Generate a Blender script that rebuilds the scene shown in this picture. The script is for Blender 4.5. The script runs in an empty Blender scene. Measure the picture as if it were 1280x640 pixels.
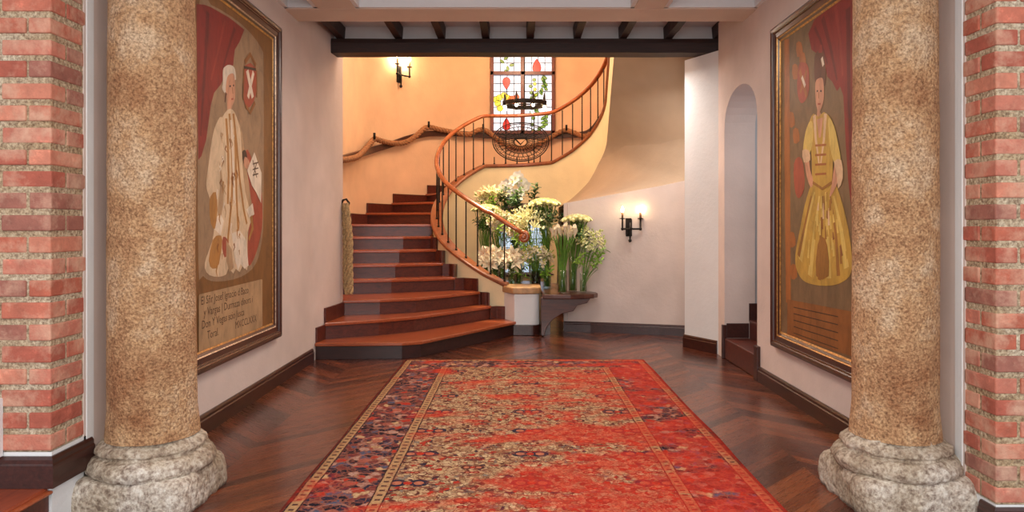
import bpy, bmesh, math, random
from math import sin, cos, pi, radians as R, sqrt, atan2
from mathutils import Vector, Matrix, noise
random.seed(7)
C = bpy.context.scene
COL = C.collection

# ---------------------------------------------------------------- camera
HX, HY, F, CH = 646.0, 282.0, 900.0, 1.3
cam = bpy.data.objects.new('camera', bpy.data.cameras.new('camera'))
COL.objects.link(cam)
cam.location = (0, 0, CH)
cam.rotation_euler = (pi/2, 0, 0)
cam.data.lens = 36*F/1280
cam.data.shift_x = -(HX-640)/1280
cam.data.shift_y = (HY-320)/1280
cam.data.clip_start = .05
C.camera = cam

# ---------------------------------------------------------------- world, lights, exposure
w = bpy.data.worlds.new('world'); C.world = w; w.use_nodes = True
w.node_tree.nodes['Background'].inputs[0].default_value = (.93, .96, 1, 1)
w.node_tree.nodes['Background'].inputs[1].default_value = 1.0
C.view_settings.view_transform = 'Standard'
C.view_settings.look = 'None'
C.view_settings.gamma = 1
C.view_settings.use_curve_mapping = False
C.view_settings.exposure = 0.36

def light(name, kind, loc, energy, color, size=.1, rot=(0, 0, 0), sizey=None):
    d = bpy.data.lights.new(name, kind); d.energy = energy; d.color = color
    if kind == 'AREA':
        d.size = size
        if sizey: d.shape = 'RECTANGLE'; d.size_y = sizey
    else: d.shadow_soft_size = size
    o = bpy.data.objects.new(name, d); COL.objects.link(o)
    o.location = loc; o.rotation_euler = rot
    return o
light('camera_side_fill', 'AREA', (0, -2.2, 2.0), 95, (1, .97, .93), 4, (R(90), 0, 0), 2.4)  # added soft fill from behind the camera, source unseen
light('room_fill_left', 'AREA', (-1.0, 1.2, 2.95), 20, (1, .9, .78), .8, (0, R(-12), 0))  # added overhead fill for the front room, no fixture
light('room_fill_right', 'AREA', (1.0, 1.2, 2.95), 26, (1, .9, .78), .8, (0, R(12), 0))  # its added counterpart on the right, no fixture either
light('hall_fill', 'AREA', (0, 4.9, 3.05), 38, (1, .88, .76), 1.0)  # added fill that lifts the hall walls, no pendant hangs here
light('stair_hall_warm_fill', 'POINT', (.1, 10.2, 4.3), 88, (1, .66, .43), .25)  # added warm point fill well above the ring chandelier, no fixture there
light('stair_foot_fill', 'AREA', (-1.0, 8.6, 4.6), 42, (1, .76, .56), 1.0)  # added area fill over the lower steps, no fixture
light('flower_fill', 'SPOT', (-.02, 9.3, 4.8), 700, (1, .90, .64), .08, (0, 0, 0)).data.spot_size = R(24)  # added spot down the well to brighten the flowers, no fixture
light('lobby_fill', 'AREA', (1.3, 7.95, 2.95), 18, (1, .92, .84), .5)  # added fill to brighten the floor and wall near the stair, no lamp
light('passage_fill', 'AREA', (3.2, 6.5, 2.2), 5, (.9, .95, 1), .8, (0, R(90), 0))  # added cool fill inside the closed passage, no opening there

# ---------------------------------------------------------------- node helper
class E:
    """socket wrapper with arithmetic"""
    def __init__(s, t, k): s.t, s.k = t, k
    def m(s, op, *a, clamp=False):
        n = s.t.nodes.new('ShaderNodeMath'); n.operation = op; n.use_clamp = clamp
        for i, v in enumerate((s,)+a):
            if isinstance(v, E): s.t.links.new(v.k, n.inputs[i])
            else: n.inputs[i].default_value = v
        return E(s.t, n.outputs[0])
    def __add__(s, o): return s.m('ADD', o)
    def __sub__(s, o): return s.m('SUBTRACT', o)
    def __mul__(s, o): return s.m('MULTIPLY', o)
    def __truediv__(s, o): return s.m('DIVIDE', o)
    __radd__ = __add__
    __rmul__ = __mul__
    def __rsub__(s, o): return (s*-1)+o
    def lt(s, o): return s.m('LESS_THAN', o)
    def gt(s, o): return s.m('GREATER_THAN', o)
    def abs(s): return s.m('ABSOLUTE')
    def mn(s, o): return s.m('MINIMUM', o)
    def mx(s, o): return s.m('MAXIMUM', o)
    def fr(s): return s.m('FRACT')
    def fl(s): return s.m('FLOOR')
    def mod(s, o): return s.m('FLOORED_MODULO', o)
    def cl(s): return s.m('ADD', 0., clamp=True)

class M:
    def __init__(s, name):
        s.mat = bpy.data.materials.new(name); s.mat.use_nodes = True
        s.t = s.mat.node_tree; s.b = s.t.nodes['Principled BSDF']
    def link(s, a, b): s.t.links.new(a.k if isinstance(a, E) else a, b)
    def coord(s, kind='Object'):
        n = s.t.nodes.new('ShaderNodeTexCoord'); return n.outputs[kind]
    def xyz(s, v=None):
        n = s.t.nodes.new('ShaderNodeSeparateXYZ'); s.t.links.new(v or s.coord(), n.inputs[0])
        return [E(s.t, n.outputs[i]) for i in range(3)]
    def vec(s, x, y, z=0.):
        n = s.t.nodes.new('ShaderNodeCombineXYZ')
        for i, v in enumerate((x, y, z)):
            if isinstance(v, E): s.link(v, n.inputs[i])
            else: n.inputs[i].default_value = v
        return n.outputs[0]
    def scale(s, v, sc):
        n = s.t.nodes.new('ShaderNodeMapping'); s.t.links.new(v, n.inputs[0]); n.inputs[3].default_value = sc
        return n.outputs[0]
    def noise(s, scale, detail=4, rough=.55, v=None, dist=0, out=0):
        n = s.t.nodes.new('ShaderNodeTexNoise'); s.t.links.new(v or s.coord(), n.inputs['Vector'])
        n.inputs['Scale'].default_value = scale; n.inputs['Detail'].default_value = detail
        n.inputs['Roughness'].default_value = rough; n.inputs['Distortion'].default_value = dist
        return E(s.t, n.outputs[out])
    def vor(s, scale, v=None, feature='F1', out='Distance', rnd=1., metric=None):
        n = s.t.nodes.new('ShaderNodeTexVoronoi'); n.feature = feature
        s.t.links.new(v or s.coord(), n.inputs['Vector']); n.inputs['Scale'].default_value = scale
        n.inputs['Randomness'].default_value = rnd
        if metric: n.distance = metric
        return E(s.t, n.outputs[out])
    def white(s, v):
        n = s.t.nodes.new('ShaderNodeTexWhiteNoise'); s.t.links.new(v, n.inputs[0]); return E(s.t, n.outputs[0])
    def ramp(s, f, stops, const=False):
        n = s.t.nodes.new('ShaderNodeValToRGB'); s.link(f, n.inputs[0]); r = n.color_ramp
        if const: r.interpolation = 'CONSTANT'
        while len(r.elements) < len(stops): r.elements.new(.5)
        for e, (p, c) in zip(r.elements, stops): e.position = p; e.color = (*lin(c), 1)
        return E(s.t, n.outputs[0])
    def mix(s, f, a, b, mode='MIX'):
        n = s.t.nodes.new('ShaderNodeMix'); n.data_type = 'RGBA'; n.blend_type = mode
        for v, i in ((f, 0), (a, 6), (b, 7)):
            if isinstance(v, E): s.link(v, n.inputs[i])
            else: n.inputs[i].default_value = v if i == 0 else (*lin(v), 1)
        return E(s.t, n.outputs[2])
    def out(s, color=None, rough=None, bump=None, bd=.01, bs=.5, **kw):
        def put(v, k):
            if isinstance(v, E): s.link(v, s.b.inputs[k])
            elif isinstance(v, tuple): s.b.inputs[k].default_value = (*lin(v), 1)
            else: s.b.inputs[k].default_value = v
        if color is not None: put(color, 'Base Color')
        if rough is not None: put(rough, 'Roughness')
        for k, v in kw.items(): put(v, {'metal': 'Metallic', 'spec': 'Specular IOR Level', 'coat': 'Coat Weight',
            'coatr': 'Coat Roughness', 'emis': 'Emission Color', 'estr': 'Emission Strength', 'trans': 'Transmission Weight',
            'sub': 'Subsurface Weight', 'sheen': 'Sheen Weight'}[k])
        if bump is not None:
            n = s.t.nodes.new('ShaderNodeBump'); n.inputs['Distance'].default_value = bd; n.inputs['Strength'].default_value = bs
            s.link(bump, n.inputs['Height']); s.t.links.new(n.outputs[0], s.b.inputs['Normal'])
        return s.mat

def lin(c):   # sRGB 0-255 to linear
    return tuple(((v/255)/12.92 if v/255 <= .04045 else ((v/255+.055)/1.055)**2.4) for v in c[:3])

def simple(name, col, rough=.5, var=.12, nscale=8, bump=0, bd=.004, stretch=(1, 1, 1), **kw):
    m = M(name); v = m.scale(m.coord(), stretch)
    n = m.noise(nscale, 5, .6, v)
    dark = tuple(x*(1-var) for x in col); lite = tuple(min(255, x*(1+var)) for x in col)
    c = m.ramp(n, [(.3, dark), (.7, lite)])
    return m.out(c, rough, n if bump else None, bd, bump, **kw)

# ---------------------------------------------------------------- materials
def plaster(name, col, var=.05):
    m = M(name); a = m.noise(1.3, 3, .6); b = m.noise(26, 5, .6)
    c = m.ramp(a, [(.3, tuple(x*(1-var) for x in col)), (.7, tuple(min(255, x*(1+var)) for x in col))])
    return m.out(c, .85, b*.6+a*2, .008, .5)
m_wall = plaster('white plaster', (214, 198, 191))
m_white = plaster('white trim paint', (226, 228, 230), .02)
m_ceil = plaster('ceiling paint', (214, 200, 186), .03)
m_coffer = plaster('coffer paint', (224, 226, 228), .02)
m_hall = plaster('lamplight tinted plaster', (226, 192, 156))  # peach tint puts part of the warm lamplight into the wall colour
m_cream = plaster('cream plaster', (232, 216, 176))
m_soffit_shade = plaster('shade toned soffit plaster', (170, 152, 132))  # darkened so the colour carries the shade under the flight
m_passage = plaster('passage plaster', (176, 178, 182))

def wood(name, c1, c2, rough=.35, scale=6, stretch=(1, 12, 12), coat=.2, bump=.25):
    m = M(name); v = m.scale(m.coord(), stretch)
    n = m.noise(scale, 6, .65, v, .6)
    return m.out(m.ramp(n, [(.28, c1), (.72, c2)]), rough, n, .004, bump, coat=coat, coatr=.25)
m_base = wood('dark baseboard wood', (44, 20, 17), (72, 36, 30), .32, 4, (10, 1, 10))
m_beam = wood('black brown beam wood', (26, 13, 12), (58, 32, 27), .6, 5, (1, 10, 14), 0, .8)
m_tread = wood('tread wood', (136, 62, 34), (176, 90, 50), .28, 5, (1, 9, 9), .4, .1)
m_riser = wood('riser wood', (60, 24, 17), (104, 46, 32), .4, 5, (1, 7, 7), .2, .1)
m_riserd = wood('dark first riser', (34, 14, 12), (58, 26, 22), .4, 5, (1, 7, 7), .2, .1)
m_rail = wood('handrail wood', (132, 66, 32), (178, 98, 52), .25, 4, (3, 3, 3), .6, .05)
m_cap = wood('string cap wood', (112, 58, 34), (158, 92, 52), .35, 5, (3, 3, 3), .3, .1)
m_table = wood('console wood', (52, 24, 16), (98, 50, 32), .3, 5, (1, 7, 7), .4, .1)
m_landing = wood('landing wood', (120, 48, 26), (160, 72, 38), .3, 5, (8, 1, 8), .3, .1)
m_iron = simple('black wrought iron', (30, 25, 24), .5, .3, 30, metal=.5)
m_candle = simple('candle sleeve', (140, 100, 66), .6)
m_bead = simple('gilded bead', (176, 132, 74), .35, .25, 40, metal=.5)
m_bead2 = simple('worn silver bead', (188, 168, 148), .4, .3, 40, metal=.4)
m_frame = wood('portrait frame wood', (48, 22, 17), (84, 44, 32), .3, 5, (10, 1, 1), .4, .2)
m_framed = simple('dark frame moulding', (34, 22, 18), .35, .2)
m_capstone = simple('tan pedestal cap', (176, 138, 98), .5, .15, 12)
m_ropebrown = simple('brown rope', (146, 104, 70), .9, .3, 60, 1, .004)
m_ropetan = simple('tan rope', (166, 138, 98), .9, .25, 60, 1, .004)

def emit(name, col, s):
    m = M(name); return m.out((0, 0, 0), .5, emis=col, estr=s)
m_bulb = emit('lit bulb', (255, 226, 170), 28)

def stone(name, cols, scale=75):
    m = M(name); a = m.noise(2.2, 5, .6); b = m.noise(scale, 6, .75); c = m.vor(scale*1.1)
    d = m.noise(6, 6, .7)
    base = m.ramp(a*.6+d*.4, [(.38, cols[0]), (.5, cols[1]), (.6, cols[2])])
    spk = m.ramp(b, [(.36, (128, 100, 84)), (.5, (218, 206, 196)), (.60, (255, 252, 248))])
    col = m.mix(.85, base, spk, 'MULTIPLY')
    return m.out(col, .9, b*.7+(c*-.5), .02, .9)
m_col = stone('speckled tan stone', [(184, 132, 92), (226, 186, 142), (246, 222, 190)])
m_colbase = stone('grey weathered stone', [(170, 154, 132), (214, 204, 188), (238, 234, 226)], 40)

def brickmat(name, col):
    m = M(name); n = m.noise(14, 6, .7); w_ = m.noise(5, 5, .7)
    c = m.ramp(n, [(.3, tuple(x*.86 for x in col)), (.6, col), (.8, tuple(min(255, x*1.2+12) for x in col))])
    wash = (w_-.46)*5
    c = m.mix(wash.cl()*.66, c, (220, 184, 158))
    return m.out(c, .92, n, .012, .8)
m_bricks = [brickmat('brick %d' % i, c) for i, c in enumerate([(198, 116, 94), (188, 104, 82), (208, 134, 110), (180, 98, 80), (200, 124, 104), (164, 106, 92)])]
m_mortar = stone('lime mortar', [(206, 184, 150), (222, 206, 178), (236, 226, 204)], 60)

# floor: chevron parquet
def floor_mat():
    m = M('mahogany parquet'); x, y, z = m.xyz()
    W = .62
    xc = x/W+100.5
    colid = xc.fl(); u = (xc.fr()-.5)*W
    sgn = colid.mod(2.)*2-1
    t = y+u*sgn*1.0
    pw = .105
    tt = t/pw; pid = tt.fl()
    r1 = m.white(m.vec(pid, colid, 0.))
    r2 = m.white(m.vec(pid, colid, 5.))
    along = (x*sgn-y)*1.0
    g = m.noise(3, 6, .7, m.vec(t*26, along*1.6+r1*40, 0.), .4)
    f = tt.fr(); seam = (f.mn(1-f)*pw).lt(.0022)
    seam2 = ((u.abs()*-1+W/2)).lt(.0025)
    s = seam.mx(seam2)
    v = r1*.42+g*.62
    c = m.ramp(v, [(.2, (46, 20, 13)), (.42, (76, 34, 21)), (.6, (102, 49, 28)), (.85, (140, 76, 43))])
    c = m.mix(s*.6, c, (38, 16, 11))
    return m.out(c, g*.16+.2, g*.3-s*1.0, .002, .35, coat=.25, coatr=.16)
m_floor = floor_mat()

# ---------------------------------------------------------------- mesh helpers
def link(name, me, parent=None):
    o = bpy.data.objects.new(name, me); COL.objects.link(o)
    if parent: o.parent = parent
    return o
def empty(name, loc=(0, 0, 0), rz=0):
    o = bpy.data.objects.new(name, None); COL.objects.link(o)
    o.empty_display_size = .1; o.location = loc; o.rotation_euler = (0, 0, rz); return o
def tag(o, label, cat, group=None, kind=None):
    o['label'] = label; o['category'] = cat
    if group: o['group'] = group
    if kind: o['kind'] = kind
    return o
def struct(o, label, cat):
    return tag(o, label, cat, kind='structure')

class MB:
    """collects shapes; build() links them as one mesh object"""
    def __init__(s): s.v, s.f, s.mi, s.sm = [], [], [], []
    def add(s, vs, fs, mi=0, smooth=False):
        b = len(s.v); s.v += [tuple(p) for p in vs]
        for f in fs: s.f.append([b+i for i in f]); s.mi.append(mi); s.sm.append(smooth)
    def box(s, x0, x1, y0, y1, z0, z1, mi=0, M4=None):
        vs = [Vector((x, y, z)) for x in (x0, x1) for y in (y0, y1) for z in (z0, z1)]
        if M4: vs = [M4@v for v in vs]
        s.add(vs, [(0, 1, 3, 2), (4, 6, 7, 5), (0, 4, 5, 1), (2, 3, 7, 6), (0, 2, 6, 4), (1, 5, 7, 3)], mi)
    def prism(s, poly, z0, z1, mi=0, axis='z'):
        """poly list of 2D; extruded along axis"""
        n = len(poly)
        def mk(p, h):
            return {'z': (p[0], p[1], h), 'x': (h, p[0], p[1]), 'y': (p[0], h, p[1])}[axis]
        vs = [mk(p, z0) for p in poly]+[mk(p, z1) for p in poly]
        fs = [tuple(range(n-1, -1, -1)), tuple(range(n, 2*n))]+[(i, (i+1) % n, n+(i+1) % n, n+i) for i in range(n)]
        s.add(vs, fs, mi)
    def sweep(s, pts, rad, n=8, mi=0, close=False, caps=True, shape=None, up=None, smooth=True):
        pts = [Vector(p) for p in pts]; N = len(pts); rs = rad if hasattr(rad, '__len__') else [rad]*N
        vs = []; prev = None
        for i, p in enumerate(pts):
            a = pts[(i-1) % N] if (i or close) else p; b = pts[(i+1) % N] if (i < N-1 or close) else p
            t = (b-a).normalized()
            if up is not None: x = t.cross(Vector(up))
            elif prev is None: x = t.cross(Vector((0, 0, 1)) if abs(t.z) < .9 else Vector((1, 0, 0)))
            else: x = prev-t*prev.dot(t)
            x.normalize(); prev = x; y = t.cross(x)
            if shape:
                for (u, v_) in shape: vs.append(p+x*u*rs[i]+y*v_*rs[i])
            else:
                for k in range(n): vs.append(p+(x*cos(2*pi*k/n)+y*sin(2*pi*k/n))*rs[i])
        n = len(shape) if shape else n
        fs = []
        for i in range(N if close else N-1):
            j = (i+1) % N
            for k in range(n): fs.append((i*n+k, i*n+(k+1) % n, j*n+(k+1) % n, j*n+k))
        if caps and not close: fs += [tuple(range(n-1, -1, -1)), tuple((N-1)*n+k for k in range(n))]
        s.add(vs, fs, mi, smooth)
    def lathe(s, prof, n=24, c=(0, 0, 0), mi=0, smooth=True, jit=0):
        vs = []
        for i, (r, z) in enumerate(prof):
            for k in range(n):
                a = 2*pi*k/n; p = Vector((r*cos(a), r*sin(a), z))
                if jit: p += Vector((cos(a), sin(a), 0))*jit*noise.noise(p*6+Vector(c)*3)
                vs.append(p+Vector(c))
        fs = [(i*n+k, i*n+(k+1) % n, (i+1)*n+(k+1) % n, (i+1)*n+k) for i in range(len(prof)-1) for k in range(n)]
        if prof[0][0] > 1e-5: fs.append(tuple(range(n-1, -1, -1)))
        if prof[-1][0] > 1e-5: fs.append(tuple((len(prof)-1)*n+k for k in range(n)))
        s.add(vs, fs, mi, smooth)
    def ball(s, c, r, n=8, mi=0, sc=(1, 1, 1)):
        m_ = n//2+1
        vs = []; fs = []
        for i in range(m_+1):
            a = pi*i/m_
            for k in range(n):
                b = 2*pi*k/n
                vs.append((c[0]+r*sc[0]*sin(a)*cos(b), c[1]+r*sc[1]*sin(a)*sin(b), c[2]+r*sc[2]*cos(a)))
        for i in range(m_):
            for k in range(n): fs.append((i*n+k, (i+1)*n+k, (i+1)*n+(k+1) % n, i*n+(k+1) % n))
        s.add(vs, fs, mi, True)
    def grid(s, rows, mi=0, smooth=True, close=False):
        """rows: list of equal length point lists"""
        n = len(rows[0]); vs = [p for r in rows for p in r]
        fs = [(i*n+k, i*n+k+1, (i+1)*n+k+1, (i+1)*n+k) for i in range(len(rows)-1) for k in range(n-1)]
        if close: fs += [((len(rows)-1)*n+k, (len(rows)-1)*n+k+1, k+1, k) for k in range(n-1)]
        s.add(vs, fs, mi, smooth)
    def mesh(s, name, mats, fixn=True, weld=0):
        me = bpy.data.meshes.new(name); me.from_pydata(s.v, [], s.f)
        for m in (mats if isinstance(mats, (list, tuple)) else [mats]): me.materials.append(m)
        me.polygons.foreach_set('material_index', s.mi); me.polygons.foreach_set('use_smooth', s.sm)
        bm = bmesh.new(); bm.from_mesh(me)
        if weld: bmesh.ops.remove_doubles(bm, verts=bm.verts, dist=weld)
        if fixn: bmesh.ops.recalc_face_normals(bm, faces=bm.faces)
        bm.to_mesh(me); bm.free(); me.update(); return me
    def build(s, name, mats, parent=None, bevel=0, fixn=True, segs=2, weld=0):
        o = link(name, s.mesh(name, mats, fixn, weld), parent)
        if bevel:
            b = o.modifiers.new('bevel', 'BEVEL'); b.width = bevel; b.segments = segs; b.limit_method = 'ANGLE'; b.angle_limit = R(40)
        return o

def WP(x, y, X):
    """point of the photo on the wall plane x = X"""
    D = X*F/(x-HX); return Vector((X, D, CH-(y-HY)/F*D))
def P(x, y, D): return Vector(((x-HX)/F*D, D, CH-(y-HY)/F*D))
def clone(o, parent=None):
    c = o.copy(); COL.objects.link(c); c.parent = parent
    for ch in o.children: clone(ch, c)
    return c
# ================================================================ STRUCTURE
XL, XR = -1.96, 2.03
mb = MB(); mb.box(-6, 6, -3, 13.5, -.1, 0)
struct(mb.build('floor', m_floor), 'dark red mahogany parquet floor', 'floor')

# left wall, bends slightly inward at its far end
def loftwall(name, pts, z0, z1, th, mat, label):
    """pts: plan line; wall face on it, thickness th to the left of travel"""
    mb = MB(); n = len(pts); off = []
    for i, p in enumerate(pts):
        a = Vector(pts[max(i-1, 0)]); b = Vector(pts[min(i+1, n-1)]); t = (b-a).normalized()
        off.append((p[0]-t.y*th, p[1]+t.x*th))
    poly = list(pts)+off[::-1]
    vs = [(x, y, z0) for x, y in pts]+[(x, y, z1) for x, y in pts]+[(x, y, z0) for x, y in off]+[(x, y, z1) for x, y in off]
    fs = []
    for i in range(n-1):
        fs += [(i, i+1, n+i+1, n+i), (2*n+i, 3*n+i, 3*n+i+1, 2*n+i+1), (n+i, n+i+1, 3*n+i+1, 3*n+i), (i, 2*n+i, 2*n+i+1, i+1)]
    fs += [(0, n, 3*n, 2*n), (n-1, 3*n-1, 4*n-1, 2*n-1)]
    fs[-1] = (n-1, 2*n+n-1, 3*n+n-1, n+n-1)
    mb.add(vs, fs)
    return struct(mb.build(name, mat), label, 'wall')
loftwall('wall_left', [(XL, 3.26), (XL, 6.9), (-1.90, 7.5), (-1.885, 7.80)], 0, 3.6, .5, m_wall, 'white plaster wall left of the hall')

# right wall with the arched doorway
y0d, y1d, zs, za = 6.08, 7.04, 2.2, 2.58
arch = []
for i in range(17):
    a = pi*i/16
    yy = (y0d+y1d)/2-cos(a)*(y1d-y0d)/2; zz = zs+(za-zs)*sin(a)**.8
    arch.append((yy, zz))
prof = [(3.26, 0), (y0d, 0)]+arch+[(y1d, 0), (7.25, 0), (7.25, 3.6), (3.26, 3.6)]
mb = MB(); mb.prism(prof, XR, XR+.3, axis='x')
o = mb.build('wall_right', m_wall); struct(o, 'white plaster wall right of the hall with an arched doorway', 'wall')
# passage behind the doorway
mb = MB(); mb.box(XR+.3, 3.6, 7.06, 7.2, 0, 3.2); mb.box(XR+.3, 3.6, 5.9, 6.06, 0, 3.2); mb.box(XR+.3, 3.6, 6.06, 7.06, 3.0, 3.2)
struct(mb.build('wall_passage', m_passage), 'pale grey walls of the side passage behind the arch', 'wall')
mb = MB(); mb.box(3.6, 3.7, 5.9, 7.2, 0, 3.2); struct(mb.build('wall_passage_end', m_passage), 'end wall of the side passage', 'wall')
# pillar face right of the stair hall
mb = MB(); mb.prism([(2.16, 8.95), (1.80, 7.72), (2.05, 7.252), (2.6, 7.252), (2.6, 8.95)], 0, 3.07)
struct(mb.build('wall_pillar', m_white), 'white pillar face between the stair hall and the arched doorway', 'wall')
mb = MB(); mb.box(2.45, 2.6, 7.72, 8.95, 3.0, 5); struct(mb.build('wall_right_return', m_wall), 'white wall return beside the stair hall', 'wall')

# baseboards
def baseboard(name, pts, h, th, side, label, z0=0):
    mb = MB(); n = len(pts); prof = [(0, 0), (th, 0), (th, h-.035), (th*.75, h-.028), (th*.75, h-.012), (th*.4, h), (0, h)]
    rows = []
    for i, p in enumerate(pts):
        a = Vector(pts[max(i-1, 0)]); b = Vector(pts[min(i+1, n-1)]); t = (b-a).normalized()
        if 0 < i < n-1:
            t1 = (Vector(p)-a).normalized(); t2 = (b-Vector(p)).normalized(); t = (t1+t2).normalized(); k = 1/max(.3, t.dot(t1))
        else: k = 1
        nx, ny = (t.y*side*k, -t.x*side*k)
        rows.append([(p[0]+nx*u, p[1]+ny*u, z0+v) for u, v in prof+[prof[0]]])
    mb.grid(rows, smooth=False)
    q = len(prof)
    mb.add(rows[0][:-1], [tuple(range(q))]); mb.add(rows[-1][:-1], [tuple(range(q))])
    return struct(mb.build(name, m_base, weld=.0001), label, 'baseboard')
baseboard('baseboard_left', [(XL, 3.3), (XL, 6.88)], .125, .025, 1, 'dark wood baseboard of the left wall')
baseboard('baseboard_right', [(XR, 3.3), (XR, 6.02)], .125, .025, -1, 'dark wood baseboard of the right wall')
baseboard('baseboard_pillar', [(1.84, 7.85), (1.80, 7.72), (2.03, 7.29)], .135, .02, 1, 'dark baseboard on the white pillar')
# trim ends and stepped skirting of the doorway
mb = MB(); mb.box(XR-.028, XR+.02, 6.00, 6.09, 0, .29); mb.box(XR-.02, XR+.02, 7.03, 7.08, 0, .33)
struct(mb.build('trim_1', m_base, bevel=.006), 'dark wood end blocks at the foot of the arched doorway', 'trim')
mb = MB(); mb.box(XR+.02, 2.27, 7.035, 7.06, .2, .345); mb.box(2.27, 2.95, 7.035, 7.06, .36, .54)
struct(mb.build('baseboard_passage', m_base, bevel=.004), 'dark stepped skirting in the side passage', 'baseboard')
st = empty('entry_steps', (XR, 6.5, 0)); tag(st, 'mahogany steps rising through the arched doorway on the right', 'steps')
def pbuild(mb, name, mat, parent, **k):
    off = parent.matrix_world.translation if False else parent.location
    mb.v = [(a-off[0], b-off[1], c-off[2]) for a, b, c in mb.v]
    return mb.build(name, mat, parent, **k)
mb = MB(); mb.box(XR+.0, 2.29, 6.09, 7.03, 0.002, .2); pbuild(mb, 'step', m_riser, st, bevel=.008)
mb = MB(); mb.box(2.27, 2.95, 6.07, 7.03, 0.002, .38); pbuild(mb, 'step', m_riser, st, bevel=.008)

# ceiling with coffers
mb = MB()
Z0, Z1 = 3.13, 3.42
# long beams and cross beams as soffit grid
xs = [(-2.3, XL-.0), (-1.68, -1.36), (.99, 1.24)]
for a, b in ((-1.68, -1.36), (.99, 1.24)):
    mb.box(a, b, 3.0, 6.08, Z0, 3.7); mb.box(a, b, -1.0, 2.6, Z0, 3.7)
mb.box(-2.5, 2.6, 2.6, 3.0, Z0, 3.7)
mb.box(-2.5, 2.6, 6.08, 6.46, Z0, 3.7)
struct(mb.build('ceiling_beams', m_ceil, bevel=.006), 'beige painted ceiling beams framing the coffers', 'ceiling')
mb = MB()
mb.box(-4.5, 4.5, -1, 6.1, Z1, Z1+.1)
for (a, b) in ((XL, -1.68), (-1.36, .99), (1.24, XR)):
    for (c, d) in ((3.0, 6.08), (-1, 2.6)):
        t = .035
        for (z, q) in ((Z0+.004, t), (Z0+.10, t*2)):
            mb.box(a, b, d-q, d+.001, z+.0, Z1); mb.box(a, a+q, c, d, z, Z1); mb.box(b-q, b, c, d, z, Z1); mb.box(a, b, c, c+q, z, Z1)
struct(mb.build('ceiling', m_coffer, bevel=.003), 'white coffered ceiling', 'ceiling')
mb = MB(); mb.box(-2.4, 2.6, 6.46, 7.52, 3.37, 3.5)
struct(mb.build('ceiling_lobby', m_coffer), 'white ceiling strip between the dark joists', 'ceiling')
mb = MB(); mb.box(-2.5, 2.6, 7.5, 7.7, 3.224, 5.0)
struct(mb.build('wall_above_beam', m_white), 'white wall strip above the dark beam', 'wall')

# dark beam and joists
B = empty('lintel_beam', (0, 7.5, 3.078)); tag(B, 'long dark hewn wooden beam across the stair opening', 'beam')
mb = MB(); N = 40
rows = []
for i in range(N+1):
    x = -1.93+(4.22)*i/N
    j = lambda k: .006*noise.noise(Vector((x*2.3, k*3.1, 0)))
    zb = 3.078
    rows.append([(x, 7.40+j(1), zb+j(2)), (x, 7.395+j(3), zb+.1+j(8)), (x, 7.40+j(4), 3.222+j(5)*.4), (x, 7.60, 3.222), (x, 7.60, zb+j(6)), (x, 7.40+j(1), zb+j(2))])
mb.grid(rows, smooth=False); mb.add(rows[0][:-1], [(0, 1, 2, 3, 4)]); mb.add(rows[-1][:-1], [(0, 1, 2, 3, 4)])
pbuild(mb, 'beam_timber', m_beam, B, weld=.0001)
for i, px in enumerate((424, 497, 551, 607, 663, 722, 780, 837, 898)):
    x = (px-HX)/F*7.4
    mb = MB(); rows = []
    for k in range(9):
        y = 6.47+(7.51-6.47)*k/8; jj = [.008*noise.noise(Vector((i*5., k*1.3, q*2.))) for q in range(4)]
        rows.append([(x-.042+jj[0], y, 3.36), (x-.036+jj[1], y, 3.235+jj[2]*.6), (x+.036+jj[3], y, 3.235+jj[2]), (x+.042, y, 3.36), (x-.042+jj[0], y, 3.36)])
    mb.grid(rows, smooth=False); mb.add(rows[0][:-1], [(0, 1, 2, 3)]); mb.add(rows[-1][:-1], [(0, 1, 2, 3)])
    o = mb.build('ceiling_joist', m_beam, weld=.0001)
    where = ['leftmost', 'second from the left', 'third from the left', 'left of the stained glass window', 'above the stained glass window, middle one', 'right of the stained glass window', 'third from the right', 'second from the right', 'rightmost'][i]
    tag(o, 'dark joist resting on the long beam, '+where, 'joist', 'dark joists above the beam')

# ---------------------------------------------------------------- brick piers
def brick_pier(name, x0, x1, y0, y1, z0, z1, label, faceside):
    mb = MB(); ch = .0925; mt = 6
    mb.box(x0+.005, x1-.005, y0+.005, y1-.005, z0, z1, mt)
    z = z0; k = 0
    rnd = random.Random(name)
    while z < z1-.02:
        bh = .069+rnd.uniform(-.003, .003)
        # front face bricks (facing camera); side face shows headers/stretchers of the corner brick
        L = x1-x0; off = 0 if k % 2 else .115
        # corner brick extends along x (stretcher) on even rows, along y on odd rows
        if faceside > 0: xs_ = x1; sg = -1
        else: xs_ = x0; sg = 1
        pos = 0; first = True
        while pos < L-.01:
            ln = (.22 if (k % 2 == 0) else .105) if first else .22
            first = False
            ln2 = min(ln, L-pos)
            a = xs_+sg*pos; b = xs_+sg*(pos+ln2-.012)
            j = rnd.uniform(-.006, .004)
            # front brick
            dep = (.10 if (k % 2 == 0) else .22)
            mb.box(min(a, b), max(a, b), y0+j, y0+(dep if pos == 0 else .1), z+.008, z+bh+.006, rnd.randrange(6))
            pos += ln2
        yy = y0+(.112 if k % 2 == 0 else .232)
        a = xs_-.0; b = xs_+sg*.1
        while yy < y1-.01:
            ln = min(.22 if k % 2 == 0 else .11, y1-yy)
            if ln > .02: mb.box(min(a, b)+rnd.uniform(-.003, .003), max(a, b)+rnd.uniform(-.003, .003), yy, yy+ln-.012*(yy+ln < y1-.01), z+.008, z+bh+.006, rnd.randrange(6))
            yy += ln
        z += ch; k += 1
    # rough up the mortar a bit by bevelling the bricks
    o = mb.build(name, m_bricks+[m_mortar], bevel=.006)
    return struct(o, label, 'brick pier')
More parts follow.
